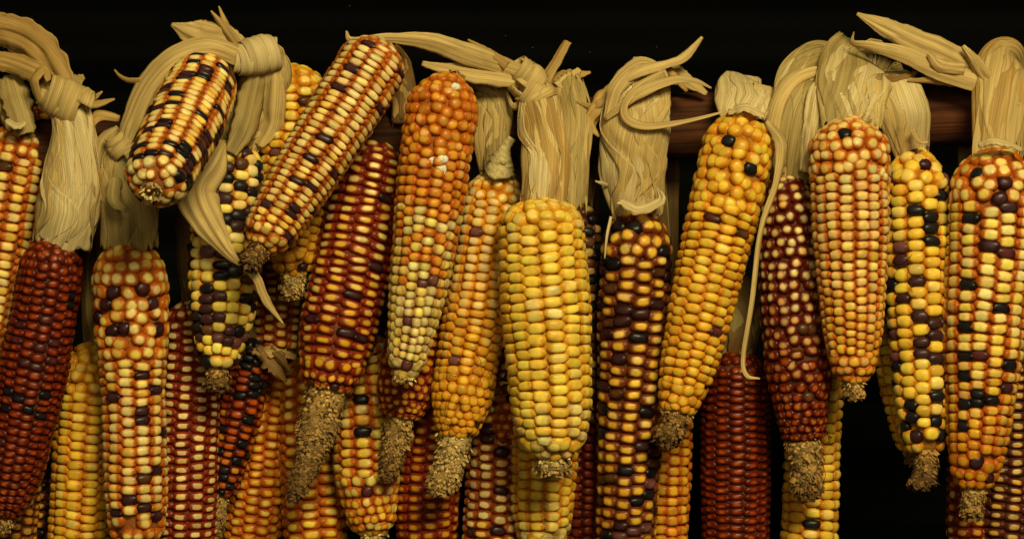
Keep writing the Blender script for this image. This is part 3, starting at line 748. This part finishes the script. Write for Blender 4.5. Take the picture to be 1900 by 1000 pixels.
cob('O', 'plump bright yellow cob with broad dented kernels below paired husk sheaves', (1002, 372, -115), (1026, 852, -130), [(0, 70), (.09, 83), (.4, 86), (.75, 80), (.92, 68), (1, 48)], 34, 19.5, 'lemon',
    'lemon:7 pale:2 yellow:3 cream:1.2', 'lemon:3 pale:2 chalk:3 chalky:3', irr=.10, irr2=.07, cap=.66, soft=.2, tip=(30, 34), tipcol='white', endcap=(.07, .62), twist=-.1, blend=(.7, 1.), butt=.08)
cob('P', 'yellow cob in orange gaps hanging right under the plump bright yellow one', (1022, 600, 50), (1004, 1015, 35), [(0, 55), (.4, 64), (.85, 60), (1, 44)], 33, 18.5, 'gold', 'yellow:3 lemon:3 pale:3', 'chalk:3 chalky:3', irr=.05, irr2=.06, cap=0.60, blend=(.75, 1), tip=(24, 24), tipcol='white')
cob('OB', 'dim brown cob squeezed between the plump yellow and the black amber cob', (1084, 382, 60), (1088, 760, 60), [(0, 30), (.3, 36), (1, 30)], 26, 18, 'dark', 'brown:3 tan:1.4 black:2', tip=(20, 12))
cob('RB', 'deep red cob in shadow below the plump yellow one', (1090, 740, 150), (1082, 1100, 150), 50, 27, 17, 'crimson', 'red:3 redor:2 darkred:2', cap=.5, tip=(20, 12))
cob('W', 'dark cob of amber and black kernels in slanting rows under a crinkled pale husk', (1184, 388, -10), (1160, 1060, 5), [(0, 58), (.09, 69), (.3, 68), (.7, 61), (1, 55)], 36, 21, 'ember',
    'yellow:4 gold:3 pale:2 black:1.6 purple:1.5 brown:.7', 'amber:3 gold:3 yellow:1 purple:1.4 mauve:.6', irr=.14, cap=0.56, soft=0.26, twist=.75, style='iso', tip=(30, 20), blend=(.6, 1.))
cob('X', 'leaning egg yolk yellow cob with few dark kernels and a brown crumbly tip', (1386, 212, -55), (1254, 772, -95), [(0, 58), (.09, 69), (.3, 68), (.6, 62), (.85, 54), (1, 34)], 33, 17.5, 'gold',
    'yellow:5 lemon:3.5 gold:.6 pale:.6', 'yellow:5 gold:2 lemon:1', irr=.34, irr2=.10, style='flint', cap=0.62, soft=.3, tip=(58, 26, -8), tipcol='brown', endcap=(.05, .75),
    marks='black,1358,270 black,1390,302 black,1418,230 plum,1306,402 plum,1334,608 brown,1368,427')
cob('AF', 'amber cob hanging in the shade under the leaning yolk yellow cob', (1242, 740, 110), (1238, 1080, 100), 46, 27, 19, 'orange', 'gold:3 amber:3 yellow:1', irr=.05, cap=.55, tip=(30, 15))
cob('Y', 'uniform dark red cob with tight even rows behind the leaning yellow cob', (1366, 650, 130), (1362, 1100, 125), [(0, 54), (.12, 66), (1, 64)], 28, 14.5, 'crimson', 'redor:4 red:4 orange:.6', irr=.08, cap=.36, soft=.3, tip=(30, 15), rough=.32, style='iso')
cob('Z', 'maroon cob of irregular cream topped kernels with a bare greenish tip', (1456, 326, 5), (1490, 822, -15), [(0, 48), (.12, 58), (.5, 63), (.75, 63), (1, 38)], 27, 20.5, 'crimson',
    'cream:3 peach:3 pale:1.4 gold:1', 'redor:4 red:2 orange:2 brown:.5', irr=.66, irr2=.3, cap=0.46, soft=0.28, blend=(.40, .78), tip=(106, 24, 0), tipcol='green', endcap=(.04, .85), style='iso')
cob('AA', 'straw yellow cob with two dark kernels behind the bare greenish tip', (1522, 560, 125), (1496, 1090, 115), [(0, 44), (.3, 52), (1, 54)], 31, 20, 'gold', 'yellow:4 lemon:2 pale:2 gold:1', irr=.1, cap=.7, style='flint', tip=(30, 15),
    marks='plum,1500,895 black,1509,978')
cob('AB', 'rosy orange cob with one black kernel at its head, in front of a draped husk', (1576, 222, -85), (1582, 712, -100), [(0, 62), (.10, 77), (.4, 73), (.75, 60), (.92, 46), (1, 34)], 30, 17.5, 'orange',
    'cream:3 pale:3 peach:2.5 gold:1', 'yellow:3 gold:3 peach:2', irr=.20, irr2=.1, style='flint', cap=0.66, soft=.26, tip=(30, 20), tipcol='beige',
    marks='black,1565,245')
cob('AC', 'yellow cob chequered with purple black kernels and a ragged husky end', (1696, 280, 5), (1718, 846, -20), [(0, 50), (.10, 64), (.5, 64), (.8, 58), (1, 38)], 34, 22, 'gold',
    'lemon:4 yellow:3 pale:2 black:1.5 purple:1.5 mauve:.4', irr=.10, irr2=.08, style='flint', cap=.78, tip=(62, 26, -14), tipcol='brown', miss=.2)
cob('AG', 'pale yellow cob peeping out left of the purple chequered yellow cob', (1636, 500, 120), (1694, 838, 105), [(0, 42), (.5, 47), (1, 30)], 29, 19, 'gold', 'pale:3 yellow:3 lemon:2', irr=.08, cap=.72, tip=(24, 15))
cob('AD', 'large orange cob with creamy upper kernels and purple ones under spreading torn leaves', (1852, 276, -60), (1806, 912, -65), [(0, 66), (.09, 86), (.3, 84), (.6, 74), (.85, 58), (1, 40)], 37, 20, 'orange',
    'cream:3 pale:4 lemon:3', 'amber:4 gold:3 yellow:1', irr=.16, irr2=.10, style='dent', cap=0.62, soft=.2, blend=(.52, .85), tip=(52, 18), tipcol='beige',
    marks='black,1808,310 black,1805,325 black,1812,405 black,1785,525 black,1800,598 black,1872,568 black,1780,660 black,1868,678 black,1778,707 black,1785,752 black,1815,740 black,1812,752 black,1846,750 black,1785,785 purple,1872,350 purple,1847,372 purple,1862,385 purple,1828,467 purple,1868,710 purple,1820,858 purple,1840,890 plum,1862,475 plum,1805,662')
cob('AE', 'brown cob with dull kernel tops in the shade of the large orange cob', (1886, 590, 100), (1868, 1100, 95), [(0, 46), (.3, 52), (1, 52)], 30, 18, 'dark', 'tan:3 gold:2 pink:1', irr=.05, cap=.5, soft=.15, tip=(30, 15), style='iso')
cob('AH', 'red and cream cob low under the tip of the large orange cob', (1802, 790, 120), (1796, 1110, 115), 46, 29, 20, 'red', 'cream:2 gold:3 amber:2 redor:1', irr=.05, cap=.5, soft=.15, tip=(30, 15), style='iso')
cob('AI', 'fiery red cob behind the dull brown cob that the large orange one shades', (1936, 830, 160), (1918, 1110, 150), 40, 26, 18, 'crimson', 'redor:4 orange:2', cap=.5, tip=(30, 15))
total = sum(build_cob(c) for c in COBS.values())
print('separate kernels', total)

# ------------------------------------------------------------------ husks, knots and loose bits
# plump yellow cob: two sheaves, knot and torn strips
bundle('O', [(984, 150, -20), (1000, 195, -50), (1010, 285, -95), (1010, 388, -114)], [46, 76, 86, 78], .62, 9, ('straw', 'straw', 'pale', 'tan'), 1, .08)
bundle('O', [(1052, 152, 5), (1066, 215, -40), (1064, 300, -80), (1056, 384, -100)], [58, 60, 54, 60], .5, 6, ('olive', 'straw'), 2, .06)
knot('O', (956, 118, -45), (1004, 162, -48), 20, 25, 2.4, 34, .9, 'straw', 1)
knot('O', (962, 152, -48), (1008, 190, -50), 24, 28, 1.6, 34, .9, 'straw', 2)
leaf('O', [(990, 142, -50), (930, 122, -60), (860, 100, -62), (800, 80, -55), (730, 72, -45), (655, 76, -35), (642, 58, -30)], [24, 34, 42, 36, 20, 13, 3], .3, .12, .05, 'straw', 60, 11, 11)
leaf('O', [(985, 150, -46), (920, 142, -52), (850, 132, -48), (783, 118, -40)], [28, 42, 36, 10], -.4, .15, .06, 'straw', 46, 11, 12, .12)
leaf('O', [(940, 122, -66), (905, 97, -60), (868, 74, -55)], [22, 14, 3], .2, .2, .04, 'tan', 30, 9, 13)
leaf('O', [(985, 150, -40), (1000, 165, -45), (955, 200, -40), (940, 172, -35)], [22, 20, 18, 4], .8, .2, .05, 'straw', 30, 9, 14)
leaf('O', [(1008, 152, -30), (1032, 112, -20), (1052, 76, -10)], [26, 20, 17], .4, .25, .05, 'tan', 30, 9, 15)
leaf('O', [(1010, 165, 0), (1050, 142, 5), (1096, 134, 20)], [44, 40, 4], .5, .2, .08, 'tan', 30, 9, 16, .15)
leaf('O', [(1040, 165, -20), (1055, 150, -10), (1075, 128, 10)], [40, 36, 10], .1, .2, .08, 'straw', 30, 9, 17, .15)
# crinkled pale husk of the dark amber cob
bundle('W', [(1196, 128, -10), (1184, 170, -45), (1180, 235, -52), (1174, 310, -36), (1184, 396, -14)], [56, 98, 118, 112, 78], .55, 12, ('pale', 'pale', 'straw'), 3, .12, 1.1, 1.0, 54)
leaf('W', [(1126, 225, -72), (1146, 160, -84), (1190, 124, -74), (1226, 146, -68), (1236, 215, -66)], [14, 30, 38, 32, 16], .1, .15, .06, 'straw', 50, 11, 21)
leaf('W', [(1150, 150, -80), (1195, 130, -82), (1240, 118, -60), (1272, 104, -50), (1303, 69, -45)], [16, 24, 15, 19, 5], .2, .2, .05, 'straw', 46, 9, 22)
leaf('W', [(1232, 136, -84), (1186, 162, -96), (1158, 194, -100), (1164, 222, -100), (1200, 234, -98), (1270, 225, -92), (1346, 207, -85)], [14, 20, 15, 18, 16, 10, 3], [.2, -.3, -.6, -.2, .3, .6, .4], .2, .05, 'straw', 60, 9, 23, .06)
leaf('W', [(1122, 222, -80), (1186, 172, -100), (1250, 148, -90), (1290, 150, -85), (1320, 164, -80)], [8, 24, 17, 10, 3], .3, .2, .05, 'straw', 46, 9, 24)
leaf('W', [(1226, 128, -30), (1262, 140, -10), (1312, 174, 5)], [28, 38, 8], .3, .2, .08, 'straw', 30, 9, 25, .15)
leaf('W', [(1235, 120, -35), (1250, 140, -40), (1275, 170, -40)], [14, 16, 6], .3, .2, .05, 'tan', 26, 9, 26)
leaf('W', [(1160, 140, -30), (1124, 190, -50), (1098, 226, -52), (1112, 254, -50)], [22, 40, 30, 4], .5, .3, .08, 'tan', 36, 11, 27, .15)
leaf('W', [(1136, 180, -56), (1104, 202, -56), (1068, 190, -45)], [26, 20, 3], .6, .3, .06, 'tan', 30, 9, 28, .15)
leaf('W', [(1150, 372, -62), (1185, 388, -78), (1222, 372, -66), (1220, 350, -60)], [18, 26, 22, 6], .9, .2, .12, 'pale', 40, 9, 29, .25)
leaf('W', [(1134, 402, -70), (1126, 440, -76), (1122, 480, -78)], [5, 5, 2], .2, .2, .03, 'pale', 16, 5, 30)
leaf('W', [(1128, 345, -40), (1115, 340, -60), (1104, 336, -60)], [8, 6, 2], .2, .2, .05, 'pale', 12, 5, 31)
# leaning yellow cob: cap of husk folded over the pole and a long hanging strip
bundle('X', [(1372, 210, 138), (1374, 168, 120), (1376, 152, 60), (1376, 164, 0), (1378, 190, -38), (1382, 222, -56)], [30, 44, 64, 94, 102, 66], .34, 8, ('straw', 'pale'), 4, .10, 1.0, .5)
leaf('X', [(1352, 208, -84), (1385, 200, -100), (1418, 214, -92)], [20, 30, 18], 1.0, .2, .14, 'pale', 30, 9, 41, .3)
leaf('X', [(1398, 160, -30), (1432, 172, -20), (1440, 190, -15)], [26, 24, 8], .4, .3, .08, 'straw', 24, 9, 42)
leaf('X', [(1424, 224, -96), (1452, 268, -112), (1442, 340, -124), (1413, 430, -132), (1396, 560, -128), (1380, 660, -120), (1386, 695, -118), (1410, 702, -112)], [10, 30, 22, 13, 10, 9, 10, 3], [.3, .5, 1.0, .6, .3, .2, .5, .8], .25, .05, 'straw', 80, 9, 43, .06)
# broad drape to the right of it
bundle('Z', [(1560, 190, 142), (1545, 142, 110), (1520, 128, 50), (1490, 150, -12), (1472, 200, -40), (1466, 265, -36), (1462, 338, -4)], [80, 90, 100, 100, 84, 74, 66], .28, 10, ('straw', 'pale', 'straw', 'olive'), 5, .065, 1.05, .5, 54)
leaf('Z', [(1532, 132, -10), (1480, 152, -40), (1450, 195, -56), (1442, 260, -50), (1450, 325, -25)], [20, 38, 42, 38, 20], .3, .25, .09, 'straw', 46, 13, 51)
leaf('Z', [(1545, 135, -35), (1520, 175, -62), (1508, 240, -62), (1496, 320, -40)], [30, 44, 40, 26], -.2, .25, .10, 'pale', 46, 13, 52)
bundle('AB', [(1588, 190, 142), (1590, 140, 112), (1590, 116, 45), (1586, 138, -20), (1582, 178, -62), (1578, 236, -82)], [96, 110, 118, 130, 126, 96], .26, 11, ('straw', 'pale', 'olive', 'straw'), 6, .065, 1.0, .5, 50)
leaf('AB', [(1552, 148, -46), (1535, 138, -40), (1530, 152, -52), (1542, 180, -66)], [4, 5, 5, 3], .2, .1, .03, 'tan', 20, 5, 61)
leaf('AB', [(1604, 226, -104), (1612, 214, -108), (1616, 205, -100)], [10, 20, 14], .4, .2, .2, 'pale', 14, 9, 62, .4)
bundle('AC', [(1640, 200, 140), (1636, 150, 100), (1640, 142, 40), (1660, 170, -22), (1680, 220, -30), (1694, 292, 4)], [70, 76, 80, 92, 86, 52], .26, 9, ('straw', 'pale'), 7, .065, 1.0, .5, 46)
leaf('AC', [(1694, 240, -50), (1706, 262, -48), (1722, 264, -42)], [12, 9, 5], .4, .3, .06, 'straw', 18, 7, 71)
leaf('AC', [(1622, 140, -8), (1658, 148, -20), (1702, 134, -16)], [22, 26, 6], .5, .3, .14, 'brown', 30, 9, 72, .4)
leaf('AC', [(1640, 150, -14), (1662, 158, -24), (1670, 165, -24)], [18, 22, 8], .5, .3, .14, 'tan', 20, 9, 73, .4)
# right end
bundle('AD', [(1874, 190, 144), (1872, 136, 116), (1868, 110, 50), (1862, 130, -16), (1856, 190, -52), (1852, 288, -64)], [56, 66, 80, 102, 100, 86], .32, 10, ('straw', 'straw', 'tan'), 8, .08, 1.0, .4, 50)
leaf('AD', [(1846, 160, -30), (1772, 112, -34), (1692, 74, -34), (1640, 50, -32), (1590, 26, -30)], [40, 56, 46, 34, 5], .15, .18, .06, 'straw', 56, 13, 81, .07)
leaf('AD', [(1822, 155, -44), (1745, 128, -48), (1680, 102, -44), (1616, 86, -36), (1582, 80, -30), (1584, 60, -24)], [36, 46, 30, 18, 12, 3], [-.2, -.2, .1, .4, .9, 1.2], .2, .06, 'straw', 60, 11, 82, .06)
leaf('AD', [(1836, 160, -30), (1765, 150, -36), (1684, 150, -34)], [16, 24, 3], .3, .2, .06, 'tan', 40, 9, 83, .15)
leaf('AD', [(1838, 165, -48), (1808, 118, -54), (1786, 86, -50)], [30, 26, 8], .6, .3, .05, 'straw', 34, 11, 84)
leaf('AD', [(1790, 132, -56), (1745, 125, -60), (1722, 100, -56)], [26, 30, 8], .3, .3, .06, 'straw', 26, 11, 85)
leaf('AD', [(1815, 268, -120), (1850, 262, -134), (1896, 276, -120)], [14, 24, 14], 1.0, .2, .12, 'pale', 30, 9, 86, .3)
# golden cob with hairs: husk and cut stalk
bundle('N', [(905, 150, 20), (918, 195, -2), (914, 260, 4), (924, 326, 20)], [36, 62, 62, 56], .5, 7, ('straw', 'olive'), 9, .08)
tube('N', [(926, 324, -18), (930, 298, -26), (937, 276, -30), (950, 256, -32)], [30, 24, 20, 12, 8, 9], 'stalk', STALK, 12, 3, .12, 18)
leaf('N', [(870, 150, 10), (905, 158, -5), (925, 170, -5)], [24, 34, 30], .6, .2, .08, 'olive', 30, 9, 91)
for q, pp in enumerate(([(830, 690, -80), (850, 700, -88), (870, 690, -96), (905, 668, -92)], [(880, 640, -92), (895, 690, -94), (880, 740, -96)], [(905, 690, -90), (918, 720, -80), (925, 745, -70)], [(826, 745, -80), (832, 800, -84), (824, 850, -90)], [(900, 760, -82), (880, 810, -88), (862, 850, -92)])):
    silk('N', pp, q)
for q, pp in enumerate(([(1520, 840, 68), (1532, 880, 66), (1515, 960, 66), (1520, 1010, 66)], [(1512, 850, 66), (1508, 900, 66), (1500, 935, 66)], [(1528, 800, 70), (1540, 812, 70), (1534, 826, 68)], [(1506, 950, 64), (1512, 980, 64), (1502, 1008, 64)])):
    silk('AA', pp, q + 20)
silk('K', [(740, 500, -10), (720, 540, -40), (735, 600, -30)], 31)
silk('AC', [(1690, 470, -64), (1684, 510, -66), (1700, 560, -66)], 32)
# thick sheaf and knot at the left
bundle('B', [(128, 190, -52), (138, 250, -62), (134, 330, -66), (124, 392, -62), (116, 450, -48)], [58, 72, 96, 108, 96], .6, 11, ('straw', 'olive', 'straw', 'pale'), 10, .09, 1.05, .8, 50)
knot('B', (84, 168, -56), (158, 204, -60), 30, 36, 2.6, 42, .8, 'straw', 5)
leaf('B', [(124, 186, -30), (104, 132, -24), (66, 86, -14), (20, 62, -6), (-20, 55, 0)], [40, 62, 76, 70, 60], .3, .15, .08, 'tan', 46, 13, 101)
leaf('B', [(112, 190, -34), (70, 140, -30), (20, 118, -20), (-20, 110, -10)], [30, 44, 40, 30], .1, .2, .10, 'tan', 40, 11, 102)
leaf('B', [(72, 190, -58), (62, 150, -64), (80, 128, -60), (92, 150, -52)], [16, 24, 24, 12], .6, .2, .05, 'tan', 36, 9, 103)
leaf('B', [(104, 172, 0), (100, 125, 4), (106, 100, 6), (98, 82, 8), (94, 92, 6)], [20, 16, 8, 6, 3], .3, .2, .05, 'brown', 34, 7, 104)
leaf('B', [(150, 196, -10), (182, 192, -4), (213, 184, 4)], [22, 15, 3], .3, .2, .05, 'tan', 24, 9, 105)
leaf('B', [(150, 190, -10), (174, 180, -2), (190, 170, 4)], [20, 14, 3], .5, .2, .05, 'tan', 24, 9, 106)
leaf('B', [(110, 165, 0), (138, 150, 8), (156, 142, 12)], [30, 34, 10], .4, .2, .1, 'olive', 24, 9, 107, .2)
leaf('A', [(18, 140, 10), (32, 190, -18), (48, 248, -30)], [50, 62, 34], .2, .25, .08, 'olive', 36, 11, 111, .12)
leaf('A', [(4, 150, 10), (10, 200, 0), (22, 242, -10)], [40, 50, 34], -.3, .25, .08, 'olive', 36, 11, 112, .12)
leaf('A', [(14, 222, -40), (30, 232, -50), (46, 226, -44)], [14, 20, 14], 1.0, .2, .1, 'pale', 20, 9, 113, .2)
# mottled cob: husk, small knot and the band that arches up over the pointing cob
bundle('C', [(224, 268, -64), (226, 312, -60), (236, 372, -50), (242, 456, -34)], [40, 74, 96, 96], .55, 10, ('olive', 'straw', 'olive'), 11, .10, 1.05, .8)
knot('C', (212, 254, -76), (236, 290, -76), 19, 22, 2.4, 24, .85, 'straw', 7)
leaf('C', [(226, 275, -84), (242, 222, -92), (276, 152, -104), (330, 102, -118), (390, 88, -112), (450, 108, -84)], [26, 42, 46, 42, 38, 34], [.3, .4, .3, .1, 0, 0], .14, .05, 'straw', 70, 13, 121, .05)
leaf('C', [(228, 282, -80), (256, 220, -84), (300, 135, -90), (352, 98, -96)], [20, 34, 40, 24], [-.4, -.5, -.4, -.2], .2, .06, 'olive', 50, 11, 122)
leaf('C', [(262, 152, -96), (238, 150, -88), (222, 142, -84), (212, 130, -80)], [14, 10, 7, 3], .5, .2, .04, 'tan', 24, 7, 123)
leaf('C', [(200, 300, -30), (176, 272, -44), (164, 236, -52), (182, 213, -52), (222, 220, -40)], [12, 28, 30, 26, 12], [.4, .6, .9, .5, .2], .2, .04, 'tan', 44, 9, 124)
leaf('C', [(206, 320, -60), (186, 300, -58), (196, 262, -52), (222, 240, -46)], [16, 30, 30, 18], -.3, .25, .07, 'olive', 34, 9, 125)
leaf('C', [(216, 330, -96), (214, 370, -110), (232, 388, -108)], [26, 30, 8], .5, .35, .06, 'olive', 30, 9, 126)
# pointing cob: knot and torn leaves, and the husk of the chequered cob below it
knot('H', (436, 112, -74), (504, 98, -60), 25, 31, 3.0, 40, .85, 'pale', 9)
leaf('H', [(452, 100, -56), (410, 76, -64), (360, 66, -66), (318, 46, -64)], [46, 60, 56, 6], .2, .18, .07, 'straw', 46, 13, 131, .1)
leaf('H', [(446, 96, -50), (400, 84, -56), (370, 78, -58)], [40, 44, 20], -.3, .18, .07, 'olive', 36, 11, 132, .1)
leaf('H', [(446, 100, -66), (418, 58, -70), (391, 21, -66)], [26, 22, 3], .4, .3, .03, 'tan', 30, 9, 133)
leaf('H', [(430, 90, -58), (420, 48, -62), (406, 12, -58)], [16, 14, 2], -.3, .3, .03, 'tan', 30, 9, 134)
bundle('G', [(486, 96, -40), (498, 132, -34), (486, 176, -10), (466, 222, -4), (440, 272, -4)], [60, 78, 88, 86, 70], .5, 9, ('olive', 'straw', 'olive'), 12, .09, 1.0, .7)
leaf('G', [(480, 130, -60), (468, 180, -52), (452, 240, -58), (430, 285, -70)], [30, 52, 50, 24], .3, .25, .08, 'olive', 40, 11, 141)
leaf('G', [(506, 130, -50), (505, 175, -46), (498, 230, -30), (478, 270, -20)], [30, 50, 46, 20], -.3, .25, .06, 'straw', 40, 11, 142)
leaf('G', [(412, 262, -70), (392, 300, -92), (364, 350, -118), (384, 410, -138), (418, 462, -150), (446, 492, -156)], [20, 72, 86, 62, 30, 6], [.3, .3, .2, -.1, -.3, -.2], .18, .05, 'straw', 60, 13, 143, .05)
leaf('J', [(462, 492, -200), (478, 520, -196), (496, 560, -186), (526, 601, -176)], [20, 18, 16, 2], .4, .2, .04, 'straw', 36, 9, 151)
leaf('J', [(716, 110, 10), (742, 170, 40), (728, 225, 60), (700, 262, 80)], [40, 56, 60, 30], .2, .25, .08, 'brown', 36, 11, 152)
bundle('J', [(720, 92, -66), (738, 120, -10), (748, 170, 6), (748, 230, 10)], [40, 50, 50, 44], .5, 5, ('tan', 'brown'), 13, .08)
bundle('L', [(832, 146, -90), (846, 165, -40), (862, 200, 4), (868, 240, 6)], [46, 56, 56, 50], .5, 5, ('olive', 'tan'), 14, .08)
bundle('I', [(548, 134, 40), (556, 160, 120), (556, 230, 145), (556, 270, 145)], [50, 56, 56, 50], .4, 4, ('olive', 'tan'), 15, .08)
bundle('Y', [(1392, 520, 150), (1382, 575, 124), (1372, 620, 118), (1366, 660, 126)], [40, 62, 66, 56], .6, 7, ('olive', 'brown', 'brown'), 16, .10)
leaf('V', [(480, 642, 92), (500, 664, 84), (516, 684, 82), (532, 708, 88)], [16, 34, 26, 6], .5, .35, .12, 'brown', 30, 9, 161, .3)
leaf('V', [(500, 648, 90), (520, 668, 80), (538, 690, 84)], [14, 24, 5], -.4, .35, .14, 'brown', 26, 9, 162, .35)
leaf('V', [(470, 650, 96), (512, 652, 88), (550, 662, 96)], [16, 26, 14], .9, .2, .16, 'tan', 30, 9, 163, .4)
for q, k in enumerate(('A3', 'BL', 'BK', 'D', 'E', 'F', 'U', 'V', 'T', 'MB', 'R', 'M', 'S', 'Q', 'QF', 'P', 'OB', 'RB', 'AF', 'Y', 'AA', 'AG', 'AE', 'AH', 'AI', 'K')): hang(k, seed=q)

# chalky residue on the orange headed cob
def residue(key, spots, seed):
    c = COBS[key]; rng = np.random.default_rng(seed)
    for px, py, d, sz in [(*q, 6 + 4 * rng.random()) for q in spots]:
        V, F = [], []; base = Pn((px, py, d)) / S
        n, m = 10, 5
        for i in range(m):
            ph = math.pi / 2 * (i / (m - 1))
            for j in range(n):
                th = 2 * math.pi * j / n; r = sz * math.cos(ph) * (1 + rng.normal(0, .16))
                V.append(base + np.array((math.cos(th) * r, -math.sin(ph) * sz * .55 + rng.normal(0, .5), math.sin(th) * r * .8)))
        F = [(i * n + j, i * n + (j + 1) % n, (i + 1) * n + (j + 1) % n, (i + 1) * n + j) for i in range(m - 1) for j in range(n)] + [tuple((m - 1) * n + j for j in range(n))]
        link('residue_spot', mesh_from('residue_spot', (np.array(V) - c.T) * S, F), c.root, DROP)
residue('L', [(822, 296, -164), (803, 299, -163), (820, 313, -162), (824, 324, -160), (846, 162, -146)], 4)
